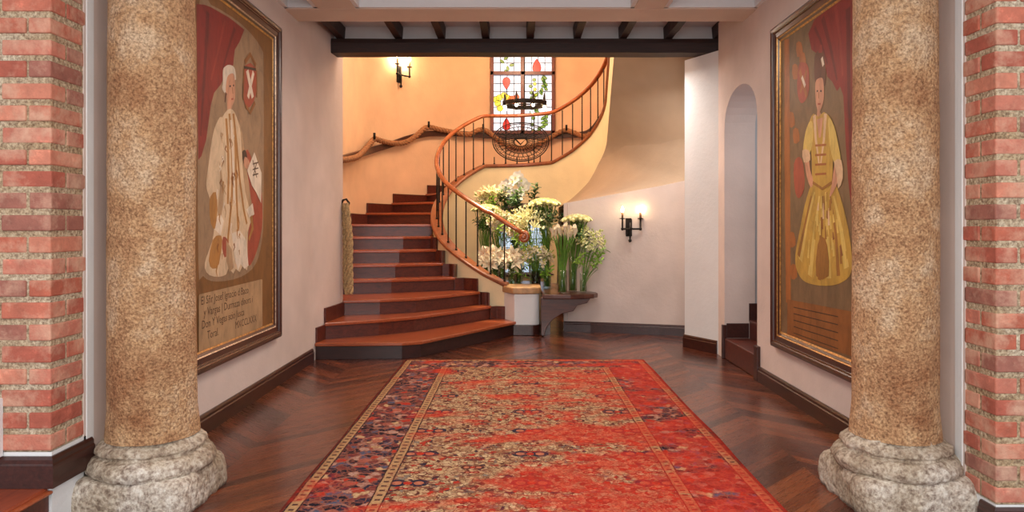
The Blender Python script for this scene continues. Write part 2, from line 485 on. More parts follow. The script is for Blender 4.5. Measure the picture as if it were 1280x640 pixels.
brick_pier('wall_brick_left', -2.75, XL, 3.03, 3.275, .345, 3.6, 'red brick pier with worn white mortar at the left edge', 1)
brick_pier('wall_brick_right', XR, 2.85, 3.05, 3.275, .115, 3.6, 'red brick pier with worn white mortar at the right edge', -1)
# plinths below the piers
mb = MB(); mb.box(-2.75, XL, 3.035, 3.275, 0, .345); mb.box(-4, XL-.0, 3.275, 3.5, 0, .2)
struct(mb.build('trim_2', m_white), 'white plastered plinth under the left brick pier', 'trim')
mb = MB(); mb.box(XR, 2.85, 3.052, 3.275, 0, .115)
struct(mb.build('trim_3', m_white), 'white plastered plinth under the right brick pier', 'trim')
# white plaster strip beside each pier
mb = MB(); mb.box(XL-.02, XL+.004, 3.277, 3.33, .2, 3.6); struct(mb.build('trim_4', m_white), 'white plaster strip beside the left brick pier', 'trim')
mb = MB(); mb.box(XR-.004, XR+.02, 3.277, 3.33, .0, 3.6); struct(mb.build('trim_5', m_white), 'white plaster strip beside the right brick pier', 'trim')
# pier baseboards
baseboard('baseboard_pier_left', [(-2.75, 3.03), (XL, 3.03), (XL, 3.31)], .13, .022, 1, 'dark baseboard around the left brick pier', .2)
baseboard('baseboard_pier_right', [(2.85, 3.05), (XR, 3.05), (XR, 3.14)], .108, .022, -1, 'dark baseboard around the right brick pier', 0)
mb = MB(); mb.box(-2.4, -2.178, 2.99, 3.03, .33, .56); mb.box(-2.4, -2.16, 3.0, 3.031, .33, .575, 1)
struct(mb.build('trim_6', [m_base, m_white], bevel=.004), 'dark upright trim block at the far left edge', 'trim')
# raised landing left of the pier
mb = MB(); mb.box(-5, XL-.01, -1, 3.03, .0, .17); struct(mb.build('floor_side_room', m_riser), 'dark riser of the raised floor at lower left', 'floor')
mb = MB(); mb.box(-5, XL-.01, -1, 3.03, .17, .199); mb.box(XL-.06, XL+.012, -1, 3.03, .172, .188, 1)
struct(mb.build('floor_side_room_boards', [m_landing, m_tread], bevel=.008), 'mahogany boards of the raised floor at lower left', 'floor')

# ---------------------------------------------------------------- stone columns
def column(x, y, label, r0=.212, seed=0):
    t = empty('stone_column', (x, y, 0)); tag(t, label, 'column', 'stone columns at the hall entrance')
    # shaft
    mb = MB(); rows = []; n = 56; K = 70; z0 = .31; z1 = 3.4
    for i in range(K+1):
        z = z0+(z1-z0)*i/K; row = []
        rr = r0*(1-.05*(i/K))
        if i < 3: rr += .012*(3-i)/3
        for k in range(n+1):
            a = 2*pi*(k % n)/n
            p = Vector((cos(a)*2, sin(a)*2, z*1.2+seed*7))
            r = rr+.006*noise.noise(p*1.1)+.004*noise.noise(p*5)
            row.append((r*cos(a), r*sin(a), z))
        rows.append(row)
    mb.grid(rows); mb.build('shaft', m_col, t, weld=.0001)
    # moulded base
    def rough(prof, n, amp):
        mb = MB(); rows = []
        for (r, z) in prof:
            row = []
            for k in range(n+1):
                a = 2*pi*(k % n)/n; p = Vector((cos(a)*3*r/.25, sin(a)*3*r/.25, z*9+seed*5))
                rj = r+amp*noise.noise(p)+amp*.4*noise.noise(p*3)
                row.append((rj*cos(a), rj*sin(a), z+amp*.5*noise.noise(p*1.7+Vector((9, 0, 0)))))
            rows.append(row)
        mb.grid(rows); return mb
    prof = [(.01, .16), (.30, .165), (.318, .19), (.325, .225), (.31, .262), (.285, .29), (.262, .298), (.262, .31), (.272, .325), (.266, .352), (.245, .372), (.226, .385), (.222, .42), (.215, .43), (.01, .43)]
    prof = [(r*.87, .155+(z-.16)*.66) for r, z in prof]
    dense = []
    for (a, b) in zip(prof, prof[1:]):
        for q in range(3): dense.append((a[0]+(b[0]-a[0])*q/3, a[1]+(b[1]-a[1])*q/3))
    rough(dense, 72, .014).build('base_moulding', m_colbase, t, weld=.0001)
    # plinth: squared block with heavily worn corners
    mb = MB(); rows = []; n = 80
    for (s_, z) in [(.01, -.0), (.985, .0), (1.0, .02), (1.01, .06), (1.0, .10), (.99, .135), (.955, .155), (.90, .165), (.5, .17), (.01, .17)]:
        row = []
        for k in range(n+1):
            a = 2*pi*(k % n)/n; e = 9.0
            q = .268/((abs(cos(a))**e+abs(sin(a))**e)**(1/e))
            p = Vector((cos(a)*4, sin(a)*4, z*10+seed*3))
            q = q*s_+(.016*noise.noise(p)+.008*noise.noise(p*3))*(s_ > .5)
            xx = q*cos(a)
            row.append((xx, q*sin(a), max(0, z+.006*noise.noise(p*2) if .01 < z else z)))
        rows.append(row)
    mb.grid(rows); mb.build('plinth', m_colbase, t, weld=.0001)
    return t
column(-1.735, 3.43, 'rough tan stone column on the left, beside the portrait in the white coat', .193, 0)
column(1.80, 3.43, 'rough tan stone column on the right, beside the portrait in the yellow gown', .188, 1)

# ================================================================ STAIR HALL
CX, CY = .10, 10.0
def cp(r, deg, z=None):
    """deg: 0 = left of centre, + goes to the back and around to the right"""
    a = R(deg); p = (CX-r*cos(a), CY+r*sin(a))
    return p if z is None else Vector((p[0], p[1], z))
RO = 2.35
WA = 13.5     # half angle of the window in the outer wall
# outer wall in pieces so the window has a real opening
def wallpiece(mb, plan, z0, z1, th=.2):
    n = len(plan); off = []
    for i, p in enumerate(plan):
        a = Vector(plan[max(i-1, 0)]); b = Vector(plan[min(i+1, n-1)]); t = (b-a).normalized()
        off.append((p[0]-t.y*th, p[1]+t.x*th))
    mb.grid([[(x, y, z) for x, y in plan] for z in (z0, z1)], smooth=True)
    mb.grid([[(x, y, z) for x, y in off] for z in (z0, z1)], smooth=True)
    for z in (z0, z1): mb.grid([[(x, y, z) for x, y in plan], [(x, y, z) for x, y in off]], smooth=False)
    for i in (0, -1): mb.add([(plan[i][0], plan[i][1], z0), (plan[i][0], plan[i][1], z1), (off[i][0], off[i][1], z1), (off[i][0], off[i][1], z0)], [(0, 1, 2, 3)])
mb = MB()
left = [(-1.885, 7.80), (-2.25, 7.86), (-2.25, 9.6)]+[cp(RO, d) for d in [0+(90-WA)*i/14 for i in range(15)]]
right = [cp(RO, 90+WA+(180-90-WA)*i/14) for i in range(15)]+[(2.45, 8.8)]
wallpiece(mb, left, 0, 5.0); wallpiece(mb, right, 0, 5.0)
WZ0, WZ1 = 2.86, 4.75
mid = [cp(RO, 90-WA), cp(RO, 90+WA)]
wallpiece(mb, mid, 0, WZ0); wallpiece(mb, mid, WZ1, 5.0)
struct(mb.build('wall_stair_outer', m_hall), 'warm lit curved plaster wall of the stair hall', 'wall')
mb = MB(); mb.box(-2.9, 2.9, 7.5, 12.8, 5.0, 5.1); struct(mb.build('ceiling_stair_hall', m_hall), 'ceiling high above the stair hall', 'ceiling')

# lower wall under the upper flight
Wl = [(.58, 8.85), (.9, 8.79), (1.3, 8.68), (1.7, 8.57), (2.05, 8.46)]
Wt = [1.565, 1.62, 1.69, 1.76, 1.835]
mb = MB()
rows = [[(x, y, 0) for x, y in Wl], [(x, y, z+.01) for (x, y), z in zip(Wl, Wt)]]
def sub(a, n=6):
    o = []
    for p, q in zip(a, a[1:]): o += [tuple(p[k]+(q[k]-p[k])*i/n for k in range(len(p))) for i in range(n)]
    return o+[a[-1]]
bot = sub(rows[0]); top = sub(rows[1])
mb.grid([bot, top]); mb.grid([[(x, y+.1, z) for x, y, z in bot], [(x, y+.1, z) for x, y, z in top]])
rt = [(.58, 8.85), (.70, 8.97), (.92, 10.88)]
mb.grid([[(x, y, 0) for x, y in rt], [(x, y, 1.57) for x, y in rt]], smooth=False)
mb.grid([[(x+.05, y-.02, 0) for x, y in rt], [(x+.05, y-.02, 1.57) for x, y in rt]], smooth=False)
struct(mb.build('wall_under_stair', m_wall, fixn=False), 'white curved wall under the upper flight, behind the flowers', 'wall')
baseboard('baseboard_stair', [(x, y) for x, y in Wl], .125, .02, 1, 'dark baseboard of the curved wall under the stair')

# ---- staircase
S = empty('staircase', (CX, CY, 0)); tag(S, 'winding mahogany staircase with iron balusters curving up around a well', 'staircase')
r_ = .165
def outerarc(d0, d1, n=6, r=RO-.01): return [cp(r, d0+(d1-d0)*i/n) for i in range(n+1)]
noses = {
 1: [(-1.955, 6.98), (-1.5, 7.0), (-1.12, 7.02), (-.95, 7.1), (-.5, 7.8), (-.04, 8.52), (.0, 8.60)],
 2: [(-1.93, 7.2), (-1.43, 7.46), (-1.1, 7.72), (-.70, 8.22), (-.33, 8.74)],
 3: [(-1.885, 7.80), (-1.5, 7.88), (-1.13, 8.05), (-.8, 8.42), (-.47, 8.82)],
 4: [(-2.245, 8.36), (-1.5, 8.6), (-.78, 8.95)],
 5: [(-2.245, 8.70), (-1.5, 8.88), (-.95, 9.16)],
 6: [(-2.245, 9.02), (-1.5, 9.18), (-1.06, 9.42)],
 7: [(-2.245, 9.35), (-1.5, 9.5), (-1.15, 9.68)],
 8: [(-2.245, 9.70), (-1.17, 9.90)],
}
RI = 1.26
angs = {9: (12, 7), 10: (30, 22), 11: (48, 40), 12: (62, 60)}
for k, (a, b) in angs.items(): noses[k] = [cp(RO-.01, a), cp(RI, b)]
k = 13; d = 113
while d < 182:
    noses[k] = [cp(RO-.01, d), cp(RI, d)]; angs[k] = (d, d); d += 13; k += 1
KM = k
noses[KM] = [(2.44, 9.72), (1.35, 9.72)]
for q in range(1, 6): noses[KM+q] = [(2.44, 9.72-.28*q), (1.33-.035*q, 9.72-.28*q)]
def edge_outer(k):
    if k == 1: return [(-1.955, 6.98), (-1.93, 7.2)]
    if k == 2: return [(-1.93, 7.2), (-1.9, 7.5), (-1.885, 7.80)]
    if k == 3: return [(-1.885, 7.80), (-1.9, 7.87), (-2.245, 7.87), (-2.245, 8.36)]
    if 4 <= k <= 7: return [noses[k][0], noses[k+1][0]]
    if k == 8: return [noses[8][0], (-2.245, 9.9)]+outerarc(2, 12)
    if k in angs and k+1 in angs: return outerarc(angs[k][0], angs[k+1][0])
    return [noses[k][0], noses[k+1][0]]
IN = {1: -86, 2: -71, 3: -62, 4: -50, 5: -38, 6: -28, 7: -15, 8: -5, 9: 7}
def edge_inner(k):
    a = IN.get(k); b = IN.get(k+1)
    if k >= 9 and k in angs: a = angs[k][1]; b = angs[k+1][1] if k+1 in angs else 180
    if a is None or k >= KM: return [noses[k][-1], noses[k+1][-1]]
    return [noses[k][-1]]+[cp(RI, a+(b-a)*i/5) for i in range(1, 5)]+[noses[k+1][-1]]
def offs(line, d):
    out = []
    for i, p in enumerate(line):
        a = Vector(line[max(i-1, 0)]); b = Vector(line[min(i+1, len(line)-1)]); t = (b-a).normalized()
        out.append((p[0]+t.y*d, p[1]-t.x*d))
    return out
for k in range(1, KM+5):
    z0, z1 = (k-1)*r_, k*r_
    n0 = noses[k]; n1 = noses[k+1]
    inner = edge_inner(k); outer = edge_outer(k)
    back = offs(n1, -.03)
    body = list(n0)+inner[1:-1]+list(reversed(n1))+list(reversed(outer))[1:-1]
    mb = MB(); mb.prism(body, max(0.002, z0-.03), z1-.034)
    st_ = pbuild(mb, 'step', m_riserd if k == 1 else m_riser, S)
    nose = offs(n0, .028)
    tr = list(nose)+inner[1:-1]+list(reversed(n1))+list(reversed(outer))[1:-1]
    mb = MB(); mb.prism(tr, z1-.034, z1)
    tr_ = pbuild(mb, 'tread', m_tread, S, bevel=.008); tr_.parent = st_
# skirting against the outer wall and the string, one board per step
def skirt(e, z1, top, sgn, name):
    pts = []
    for p in e:
        if not pts or (Vector(p)-Vector(pts[-1])).length > .006: pts.append(p)
    off = offs(pts, .02*sgn)
    mb = MB(); n = len(pts)
    mb.grid([[(x, y, z1-.01) for x, y in pts], [(x, y, top) for x, y in pts], [(x, y, top) for x, y in off], [(x, y, z1-.01) for x, y in off], [(x, y, z1-.01) for x, y in pts]], smooth=False)
    for i in (0, -1): mb.add([(pts[i][0], pts[i][1], z1-.01), (pts[i][0], pts[i][1], top), (off[i][0], off[i][1], top), (off[i][0], off[i][1], z1-.01)], [(0, 1, 2, 3)])
    pbuild(mb, name, m_riser, S, bevel=.003, weld=.0001)
for k in range(1, KM):
    z1 = k*r_; e = edge_outer(k)
    if k == 3: e = e[2:]
    skirt(e, z1, z1+.145, 1, 'wall_skirting')
    skirt(edge_inner(k), z1, z1+(.155 if k <= 6 else .02), -1, 'string_skirting')

# string: height profile of the cap against angle
capz = [(-80, .545), (-78, .56), (-66, .68), (-54, .82), (-44, .93), (-32, 1.06), (-12, 1.30), (7, 1.56), (25, 1.80), (42, 2.0), (59, 2.18), (87, 2.205), (113, 2.24), (130, 2.40), (148, 2.60), (170, 2.89), (180, 3.02)]
def interp(tab, d):
    if d <= tab[0][0]: return tab[0][1]
    for (a, x), (b, y) in zip(tab, tab[1:]):
        if d <= b: return x+(y-x)*(d-a)/(b-a)
    return tab[-1][1]
botz = [(118, 1.58), (128, 1.69), (147, 1.95), (160, 2.20), (180, 2.46)]
# stations: (point fn of offset from centreline, cap z, bottom z)
RC = 1.205
stations = []
for i in range(0, 131):
    d = -80+260*i/130
    b = 0 if d < 118 else interp(botz, d)
    stations.append((lambda u, d=d: cp(RC+u, d), interp(capz, d), b))
for i in range(1, 15):
    f = i/14; y = 10-1.95*f; xb = CX+RC+(-.13)*f
    stations.append((lambda u, y=y, xb=xb: (xb+u, y), 3.02+1.22*f, 2.46+1.14*f))
mb = MB()
inn = .055
rows = []
for fn, c, b in stations:
    pi_ = fn(-inn); po = fn(inn)
    rows.append([(pi_[0], pi_[1], b), (pi_[0], pi_[1], c), (po[0], po[1], c), (po[0], po[1], b), (pi_[0], pi_[1], b)])
mb.grid(rows, smooth=False)
mb.add(rows[0][:-1], [(0, 1, 2, 3)]); mb.add(rows[-1][:-1], [(0, 1, 2, 3)])
sw = pbuild(mb, 'string_wall', m_cream, S, weld=.0001)
mb = MB(); rows = []
for fn, c, b in stations:
    a, e = fn(-.085), fn(.085)
    m1, m2 = fn(-.07), fn(.07)
    rows.append([(m1[0], m1[1], c), (a[0], a[1], c+.018), (a[0], a[1], c+.04), (m1[0], m1[1], c+.055), (m2[0], m2[1], c+.055), (e[0], e[1], c+.04), (e[0], e[1], c+.018), (m2[0], m2[1], c), (m1[0], m1[1], c)])
mb.grid(rows, smooth=False); mb.add(rows[0][:-1], [tuple(range(8))]); mb.add(rows[-1][:-1], [tuple(range(8))])
pbuild(mb, 'string_cap', m_cap, S, weld=.0001)
# soffit of the upper flight
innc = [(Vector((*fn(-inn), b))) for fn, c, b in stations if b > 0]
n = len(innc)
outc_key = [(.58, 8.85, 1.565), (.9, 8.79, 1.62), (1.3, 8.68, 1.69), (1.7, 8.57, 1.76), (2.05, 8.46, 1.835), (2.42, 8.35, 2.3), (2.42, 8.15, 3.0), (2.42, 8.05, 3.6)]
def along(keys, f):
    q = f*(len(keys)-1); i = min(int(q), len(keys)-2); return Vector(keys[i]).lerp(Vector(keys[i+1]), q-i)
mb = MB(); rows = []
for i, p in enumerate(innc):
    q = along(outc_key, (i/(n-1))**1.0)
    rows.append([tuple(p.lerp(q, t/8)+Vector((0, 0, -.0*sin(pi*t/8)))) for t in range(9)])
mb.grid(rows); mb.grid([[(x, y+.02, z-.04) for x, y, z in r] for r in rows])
pbuild(mb, 'soffit', m_soffit_shade, S, fixn=False)

# balusters
HR = .755   # handrail above cap
def bal(d, h0, h1, lab=None):
    p = cp(RC, d); z0 = interp(capz, d)+.05
    mb = MB(); mb.sweep([(p[0], p[1], z0+h0), (p[0], p[1], z0+h1)], .0095, 6)
    mb.lathe([(.016, 0), (.016, .015), (.0095, .03)], 8, (p[0], p[1], z0+h0))
    pbuild(mb, 'baluster', m_iron, S)
d = -78; degs = []
while d < 180: degs.append(d); d += 8.6
for d in degs:
    if 68 < d < 108: bal(d, 0, .12)
    else: bal(d, 0, HR-.04)
for d in (77, 98): bal(d, 0, HR-.04)
for i in range(1, 10):
    f = i/10; y = 10-1.95*f; xb = CX+RC-.13*f; z = 3.02+1.22*f+.05
    mb = MB(); mb.sweep([(xb, y, z), (xb, y, z+HR-.04)], .0095, 6); pbuild(mb, 'baluster', m_iron, S)
# oval grille in the landing balustrade
mb = MB(); d0 = 88; zc = 2.60; ax = .45; az = .30
def gp(u, v):   # u along arc (m), v height
    p = cp(RC-.02, d0+math.degrees(u/RC)); return (p[0], p[1], zc+v)
for s_ in (1, .93):
    mb.sweep([gp(ax*s_*cos(t), az*s_*sin(t)) for t in [2*pi*i/40 for i in range(40)]], .009 if s_ == 1 else .006, 5, close=True)
for s_ in (.78, .6, .42, .24):
    mb.sweep([gp(ax*s_*cos(t), az*s_*sin(t)) for t in [2*pi*i/32 for i in range(32)]], .005, 4, close=True)
for i in range(28):
    t = 2*pi*i/28; tw = .2
    for sg in (-1, 1):
        mb.sweep([gp(ax*q*cos(t+sg*tw*(1-q)*2), az*q*sin(t+sg*tw*(1-q)*2)) for q in (.2, .4, .6, .8, .95)], .0035, 4)
mb.sweep([gp(-.09, .05), gp(.0, -.04), gp(.09, .05), gp(-.09, .05)], .014, 5)
g = pbuild(mb, 'oval_grille', m_iron, S); g['label'] = 'oval woven iron grille in the landing balustrade'
# handrail
path = []
for i in range(0, 101):
    d = -66+246*i/100
    path.append(cp(RC, d, interp(capz, d)+.05+HR))
# smooth heights
for _ in range(3):
    zs_ = [p.z for p in path]
    for i in range(1, len(path)-1): path[i].z = (zs_[i-1]+2*zs_[i]+zs_[i+1])/4
for i in range(1, 15):
    f = i/14; path.append(Vector((CX+RC-.13*f, 10-1.95*f, 3.02+1.22*f+.05+HR)))
# front end runs down to the scroll
z66 = path[0].z
pre = [cp(RC, -88, 1.215), cp(RC, -84, 1.27), cp(RC, -79, 1.335), cp(RC, -74, 1.40), cp(RC, -70, 1.455)]
path = pre+path
shape = [(.034*cos(2*pi*k/10), .028*sin(2*pi*k/10)+(.006 if abs(cos(2*pi*k/10)) > .7 else 0)) for k in range(10)]
mb = MB(); mb.sweep(path, 1, shape=shape, up=(0, 0, 1))
# scroll
e = path[0]; sc = []
for i in range(15):
    a = R(-100+i*30); rr = .062-.0033*i
    sc.append(e+Vector((.01+.062*0+ (rr*cos(a)+.012), -.01, -.055+rr*-sin(a)*1.0-.0)))
mb.sweep([e]+sc, [.03]*8+[.028]*8, 8)
mb.ball((e.x+.02, e.y-.01, e.z-.055), .052, 12, 0, (1, .7, 1))
pbuild(mb, 'handrail', m_rail, S)
# end pedestal
mb = MB()
def pedpoly(g):
    pts = [(-.03-g, 8.52-g)]
    for i in range(9):
        a = -pi/2+pi/2*i/8; pts.append((.17+(.10+g)*cos(a), 8.62+(.10+g)*sin(a)))
    pts += [(.27+g, 9.05), (-.16-g, 9.05), (-.16-g, 8.78)]
    return pts
mb.prism(pedpoly(0), .12, .49); sp = pbuild(mb, 'pedestal', m_white, S, bevel=.01)
mb = MB(); mb.prism(pedpoly(.012), 0.001, .12); pbuild(mb, 'pedestal_base', m_base, S, bevel=.004)
mb = MB(); mb.prism(pedpoly(.02), .49, .57); pbuild(mb, 'pedestal_cap', m_capstone, S, bevel=.015)

# ---------------------------------------------------------------- stained glass window
def panewindow(name, num):
    pass
Wn = empty('window_1', (CX, CY+RO*cos(R(WA))-.02, WZ0)); struct(Wn, 'tall stained glass window with red hearts and green leaves', 'window')
hw = RO*sin(R(WA))
def glow(name, col, s=1.5):
    m = M(name); n = m.noise(9, 4); c = m.ramp(n, [(.3, tuple(x*.82 for x in col)), (.7, col)])
    m.link(c, m.b.inputs['Emission Color']); return m.out(c, .3, estr=s)
g_white = glow('frosted daylight glass', (222, 232, 244), .95)
g_red = glow('red glass', (226, 34, 26), .8); g_green = glow('green glass', (110, 150, 60), .6)
g_yel = glow('yellow glass', (226, 216, 70), .9); g_or = glow('orange glass', (214, 92, 40), .8)
H = WZ1-WZ0; y_ = 0
mb = MB(); ft = .055; d0 = -.05; d1 = .07
mb.box(-hw, -hw+ft, d0, d1, 0, H); mb.box(hw-ft, hw, d0, d1, 0, H); mb.box(-hw, hw, d0, d1, 0, ft); mb.box(-hw, hw, d0, d1, H-ft, H)
mb.box(-.035, .035, d0, d1, 0, H)
zbar = P(0, 92, 12.27).z-WZ0
mb.box(-hw, hw, d0, d1, zbar-.03, zbar+.03)
m_winframe = wood('window frame wood', (84, 36, 26), (120, 58, 42), .4, 5, (4, 4, 4), .2, .1)
fr_ = mb.build('window_frame', m_winframe, Wn, bevel=.004)
# glass and coloured pieces
Y = .03
for sx, nm in ((-1, 'pane'), (1, 'pane')):
    xa, xb = (-hw+ft, -.035) if sx < 0 else (.035, hw-ft)
    for (za_, zb_) in ((ft, zbar-.03), (zbar+.03, H-ft)):
        mb = MB(); mb.box(xa, xb, Y, Y+.006, za_, zb_, 0)
        # leading grid
        cc = Y-.006
        w_ = xb-xa; nx = 4; nz = max(3, int((zb_-za_)/.13))
        for i in range(1, nx): x = xa+w_*i/nx; mb.box(x-.005, x+.005, cc, Y, za_, zb_, 1)
        for i in range(1, nz): z = za_+(zb_-za_)*i/nz; mb.box(xa, xb, cc, Y, z-.005, z+.005, 1)
        rnd = random.Random(sx*7+int(za_*10))
        def blob(cx_, cz, rx, rz, mi, n=9, rot=0, y=Y-.010):
            pts = [(cx_+rx*cos(2*pi*i/n)*cos(rot)-rz*sin(2*pi*i/n)*sin(rot), cz+rx*cos(2*pi*i/n)*sin(rot)+rz*sin(2*pi*i/n)*cos(rot)) for i in range(n)]
            mb.prism(pts, y, Y-.001, mi, axis='y')
            q = [(a, y, b) for a, b in pts]; mb.sweep(q, .0035, 4, 1, close=True)
        def drop(cx_, cz, s_, up, mi=2):
            pts = []
            for i in range(14):
                t = 2*pi*i/14; xx = s_*.8*sin(t)*(sin(t/2)); zz = s_*cos(t)
                pts.append((cx_+xx, cz+(zz if up else -zz)))
            mb.prism(pts, Y-.012, Y-.001, mi, axis='y'); mb.sweep([(a, Y-.012, b) for a, b in pts], .004, 4, 1, close=True)
        lower = za_ < .5
        zpx = lambda y: P(0, y, 12.27).z-WZ0
        xpx = lambda x: P(x, 0, 12.27).x-CX
        if sx < 0 and lower:
            drop(xpx(633), zpx(104), .105, False); drop(xpx(633), zpx(155), .105, True)
            mb.box(xpx(633)-.004, xpx(633)+.004, Y-.01, Y, zpx(148), zpx(112), 1)
            for (a, b) in ((624, 122), (630, 119), (622, 129), (634, 122), (625, 135), (620, 124)): blob(xpx(a), zpx(b), .055, .055, 4)
            blob(xpx(640), zpx(125), .085, .085, 5, 6); blob(xpx(646), zpx(121), .05, .05, 5, 5)
        elif sx < 0:
            for i in range(13): blob(xa+w_*(.3+.6*rnd.random()), za_+(zb_-za_)*i/13, .045, .025, 3, 7, rnd.random()*3)
            for i in range(4): blob(xa+w_*(.4+.4*rnd.random()), za_+(zb_-za_)*rnd.random(), .03, .03, 4, 7)
        elif lower:
            pv = None
            for i in range(26):
                f = i/26; z = za_+(zb_-za_)*f; x = xa+w_*(.55+.25*sin(f*9))
                blob(x+rnd.uniform(-.05, .05), z, .05, .026, 3, 7, rnd.random()*3)
                if i % 3 == 0: blob(xa+w_*(.2+.2*rnd.random()), z, .035, .03, 3, 7)
            for i in range(4): blob(xa+w_*(.2+.3*rnd.random()), za_+(zb_-za_)*(.55+.1*i), .03, .03, 4, 7)
        else:
            drop(xpx(671), zpx(82), .12, True)
            for i in range(5): blob(xa+w_*.2*rnd.random()+.05, za_+.5+(zb_-za_-.6)*rnd.random(), .04, .03, 3, 7)
        mb.build('pane', [g_white, m_iron, g_red, g_green, g_yel, g_or], Wn)

# leaded window low in the well, behind the flowers
W2 = empty('window_2', (.1, 11.09, .55)); struct(W2, 'low arched leaded window in the well behind the flowers', 'window')
mb = MB(); hw2, h2 = .50, 1.05
outl = [(-hw2, 0), (hw2, 0), (hw2, h2*.72)]+[(hw2*cos(a), h2*.72+h2*.28*sin(a)) for a in [pi*i/14 for i in range(1, 14)]]+[(-hw2, h2*.72)]
mb.sweep([(a, 0, b) for a, b in outl], .045, 4, close=True, smooth=False)
mb.prism([(.75*a*1.2, b) for a, b in outl[2:]], -.015, .03, axis='y')
for x in (-.3, -.1, .1, .3): mb.box(x-.012, x+.012, -.02, .02, 0, h2*.8)
fr2 = mb.build('window_frame', simple('dark plum frame', (62, 50, 58), .5), W2)
for i, (a, b) in enumerate(((-hw2, -.31), (-.29, -.11), (-.09, .09), (.11, .29), (.31, hw2))):
    mb = MB(); mb.box(a, b, -.004, .01, .02, h2*.72, 0)
    for q in range(1, 6): mb.box(a, b, -.010, -.004, h2*.13*q-.004, h2*.13*q+.004, 1)
    mb.box((a+b)/2-.003, (a+b)/2+.003, -.010, -.004, 0, h2*.72, 1)
    mb.build('pane', [glow('low window glass', (176, 198, 220), 1.0), m_iron], W2)
# ---------------------------------------------------------------- rope rail on the outer wall
def twist(mb, path, rad, turns, n=7, strands=3):
    pts = [Vector(p) for p in path]; L = [0]
    for a, b in zip(pts, pts[1:]): L.append(L[-1]+(b-a).length)
    frames = []; prev = None
    for i, p in enumerate(pts):
        t = (pts[min(i+1, len(pts)-1)]-pts[max(i-1, 0)]).normalized()
        x = t.cross(Vector((0, 0, 1)) if abs(t.z) < .9 else Vector((1, 0, 0))) if prev is None else prev-t*prev.dot(t)
        x.normalize(); prev = x; frames.append((x, t.cross(x)))
    for s_ in range(strands):
        q = []
        for i, p in enumerate(pts):
            a = 2*pi*(turns*L[i]+s_/strands); x, y = frames[i]
            q.append(p+x*cos(a)*rad*.5+y*sin(a)*rad*.5)
        mb.sweep(q, rad*.58, n)
def smoothpath(keys, n=10):
    ks = [Vector(k) for k in keys]; out = []
    for i in range(len(ks)-1):
        p0 = ks[max(i-1, 0)]; p1 = ks[i]; p2 = ks[i+1]; p3 = ks[min(i+2, len(ks)-1)]
        for j in range(n):
            t = j/n
            out.append(.5*((2*p1)+(p2-p0)*t+(2*p0-5*p1+4*p2-p3)*t*t+(3*p1-p0-3*p2+p3)*t**3))
    return out+[ks[-1]]
RR = RO-.06
def wallpt(x, y, r=RR):
    """photo point on the vertical cylinder of radius r (far side), or the straight wall on the left"""
    u = (x-HX)/F
    a = 1+u*u; b = -2*(CX*u+CY); c = CX*CX+CY*CY-r*r
    dd = b*b-4*a*c
    D = (-b+sqrt(dd))/(2*a) if dd > 0 else None
    if D is None or D < 10.0: D = min((-(r-CX))/u, 10.0) if u < 0 else 10
    return P(x, y, D)
RT = empty('wall_handrail', wallpt(520, 172)); tag(RT, 'dark wooden wall rail following the curved stair wall', 'handrail')
keys = [(424, 200), (440, 195), (455, 191), (470, 186), (490, 180), (510, 173), (530, 168), (545, 167), (570, 167), (600, 169), (625, 170), (655, 170), (690, 170), (710, 169), (735, 166), (750, 150), (762, 128)]
path = smoothpath([wallpt(*k) for k in keys], 6)
mb = MB(); mb.sweep(path, 1, shape=[(-.02, -.045), (.02, -.045), (.02, .045), (-.02, .045)], up=(0, 0, 1), smooth=False)
pbuild(mb, 'rail', m_base, RT)
RR2 = RR-.05
pegs = [(468, 173), (536, 158), (604, 161), (708, 162)]
for x, y in pegs:
    p = wallpt(x, y, RO-.005); q = wallpt(x, y, RR2-.04)
    mb = MB(); mb.sweep([p, q, q+Vector((0, 0, .08))], .018, 8); pbuild(mb, 'hook', m_iron, RT)
keys = [(424, 200), (436, 199), (448, 195), (459, 184), (468, 174), (476, 176), (490, 179), (506, 178), (520, 170), (530, 161), (537, 159), (550, 162), (566, 165), (585, 168), (597, 163), (604, 162), (612, 166), (622, 174), (635, 182), (650, 185), (668, 182), (685, 174), (698, 166), (708, 163), (718, 166), (732, 170), (745, 160), (758, 135)]
mb = MB(); path = smoothpath([wallpt(*k, RR2) for k in keys], 12)
twist(mb, path, .040, 5)
o = mb.build('rope', m_ropebrown); tag(o, 'thick brown twisted rope draped over the curved wall rail', 'rope')

# hanging rope at the foot of the stair
hk = empty('wall_hook', (-1.86, 7.79, 1.56)); tag(hk, 'small black iron hook at the wall corner above the hanging rope', 'hook')
mb = MB(); mb.sweep([(-1.90, 7.77, 1.52), (-1.875, 7.77, 1.575), (-1.84, 7.77, 1.585), (-1.81, 7.77, 1.545), (-1.815, 7.77, 1.52)], .012, 6)
pbuild(mb, 'hook', m_iron, hk); 
mb = MB(); keys = [(-1.845, 7.76, 1.535), (-1.825, 7.755, 1.40), (-1.80, 7.75, 1.15), (-1.80, 7.75, .9), (-1.795, 7.75, .68), (-1.80, 7.755, .565)]
twist(mb, smoothpath(keys, 16), .036, 4.0)
keys = [(-1.86, 7.765, 1.53), (-1.85, 7.77, 1.35), (-1.845, 7.77, 1.1), (-1.845, 7.77, .85), (-1.84, 7.77, .65), (-1.82, 7.755, .565)]
twist(mb, smoothpath(keys, 16), .032, 4.0)
o = mb.build('hanging_rope', m_ropetan); tag(o, 'doubled tan rope hanging down the wall corner at the foot of the stair', 'rope')

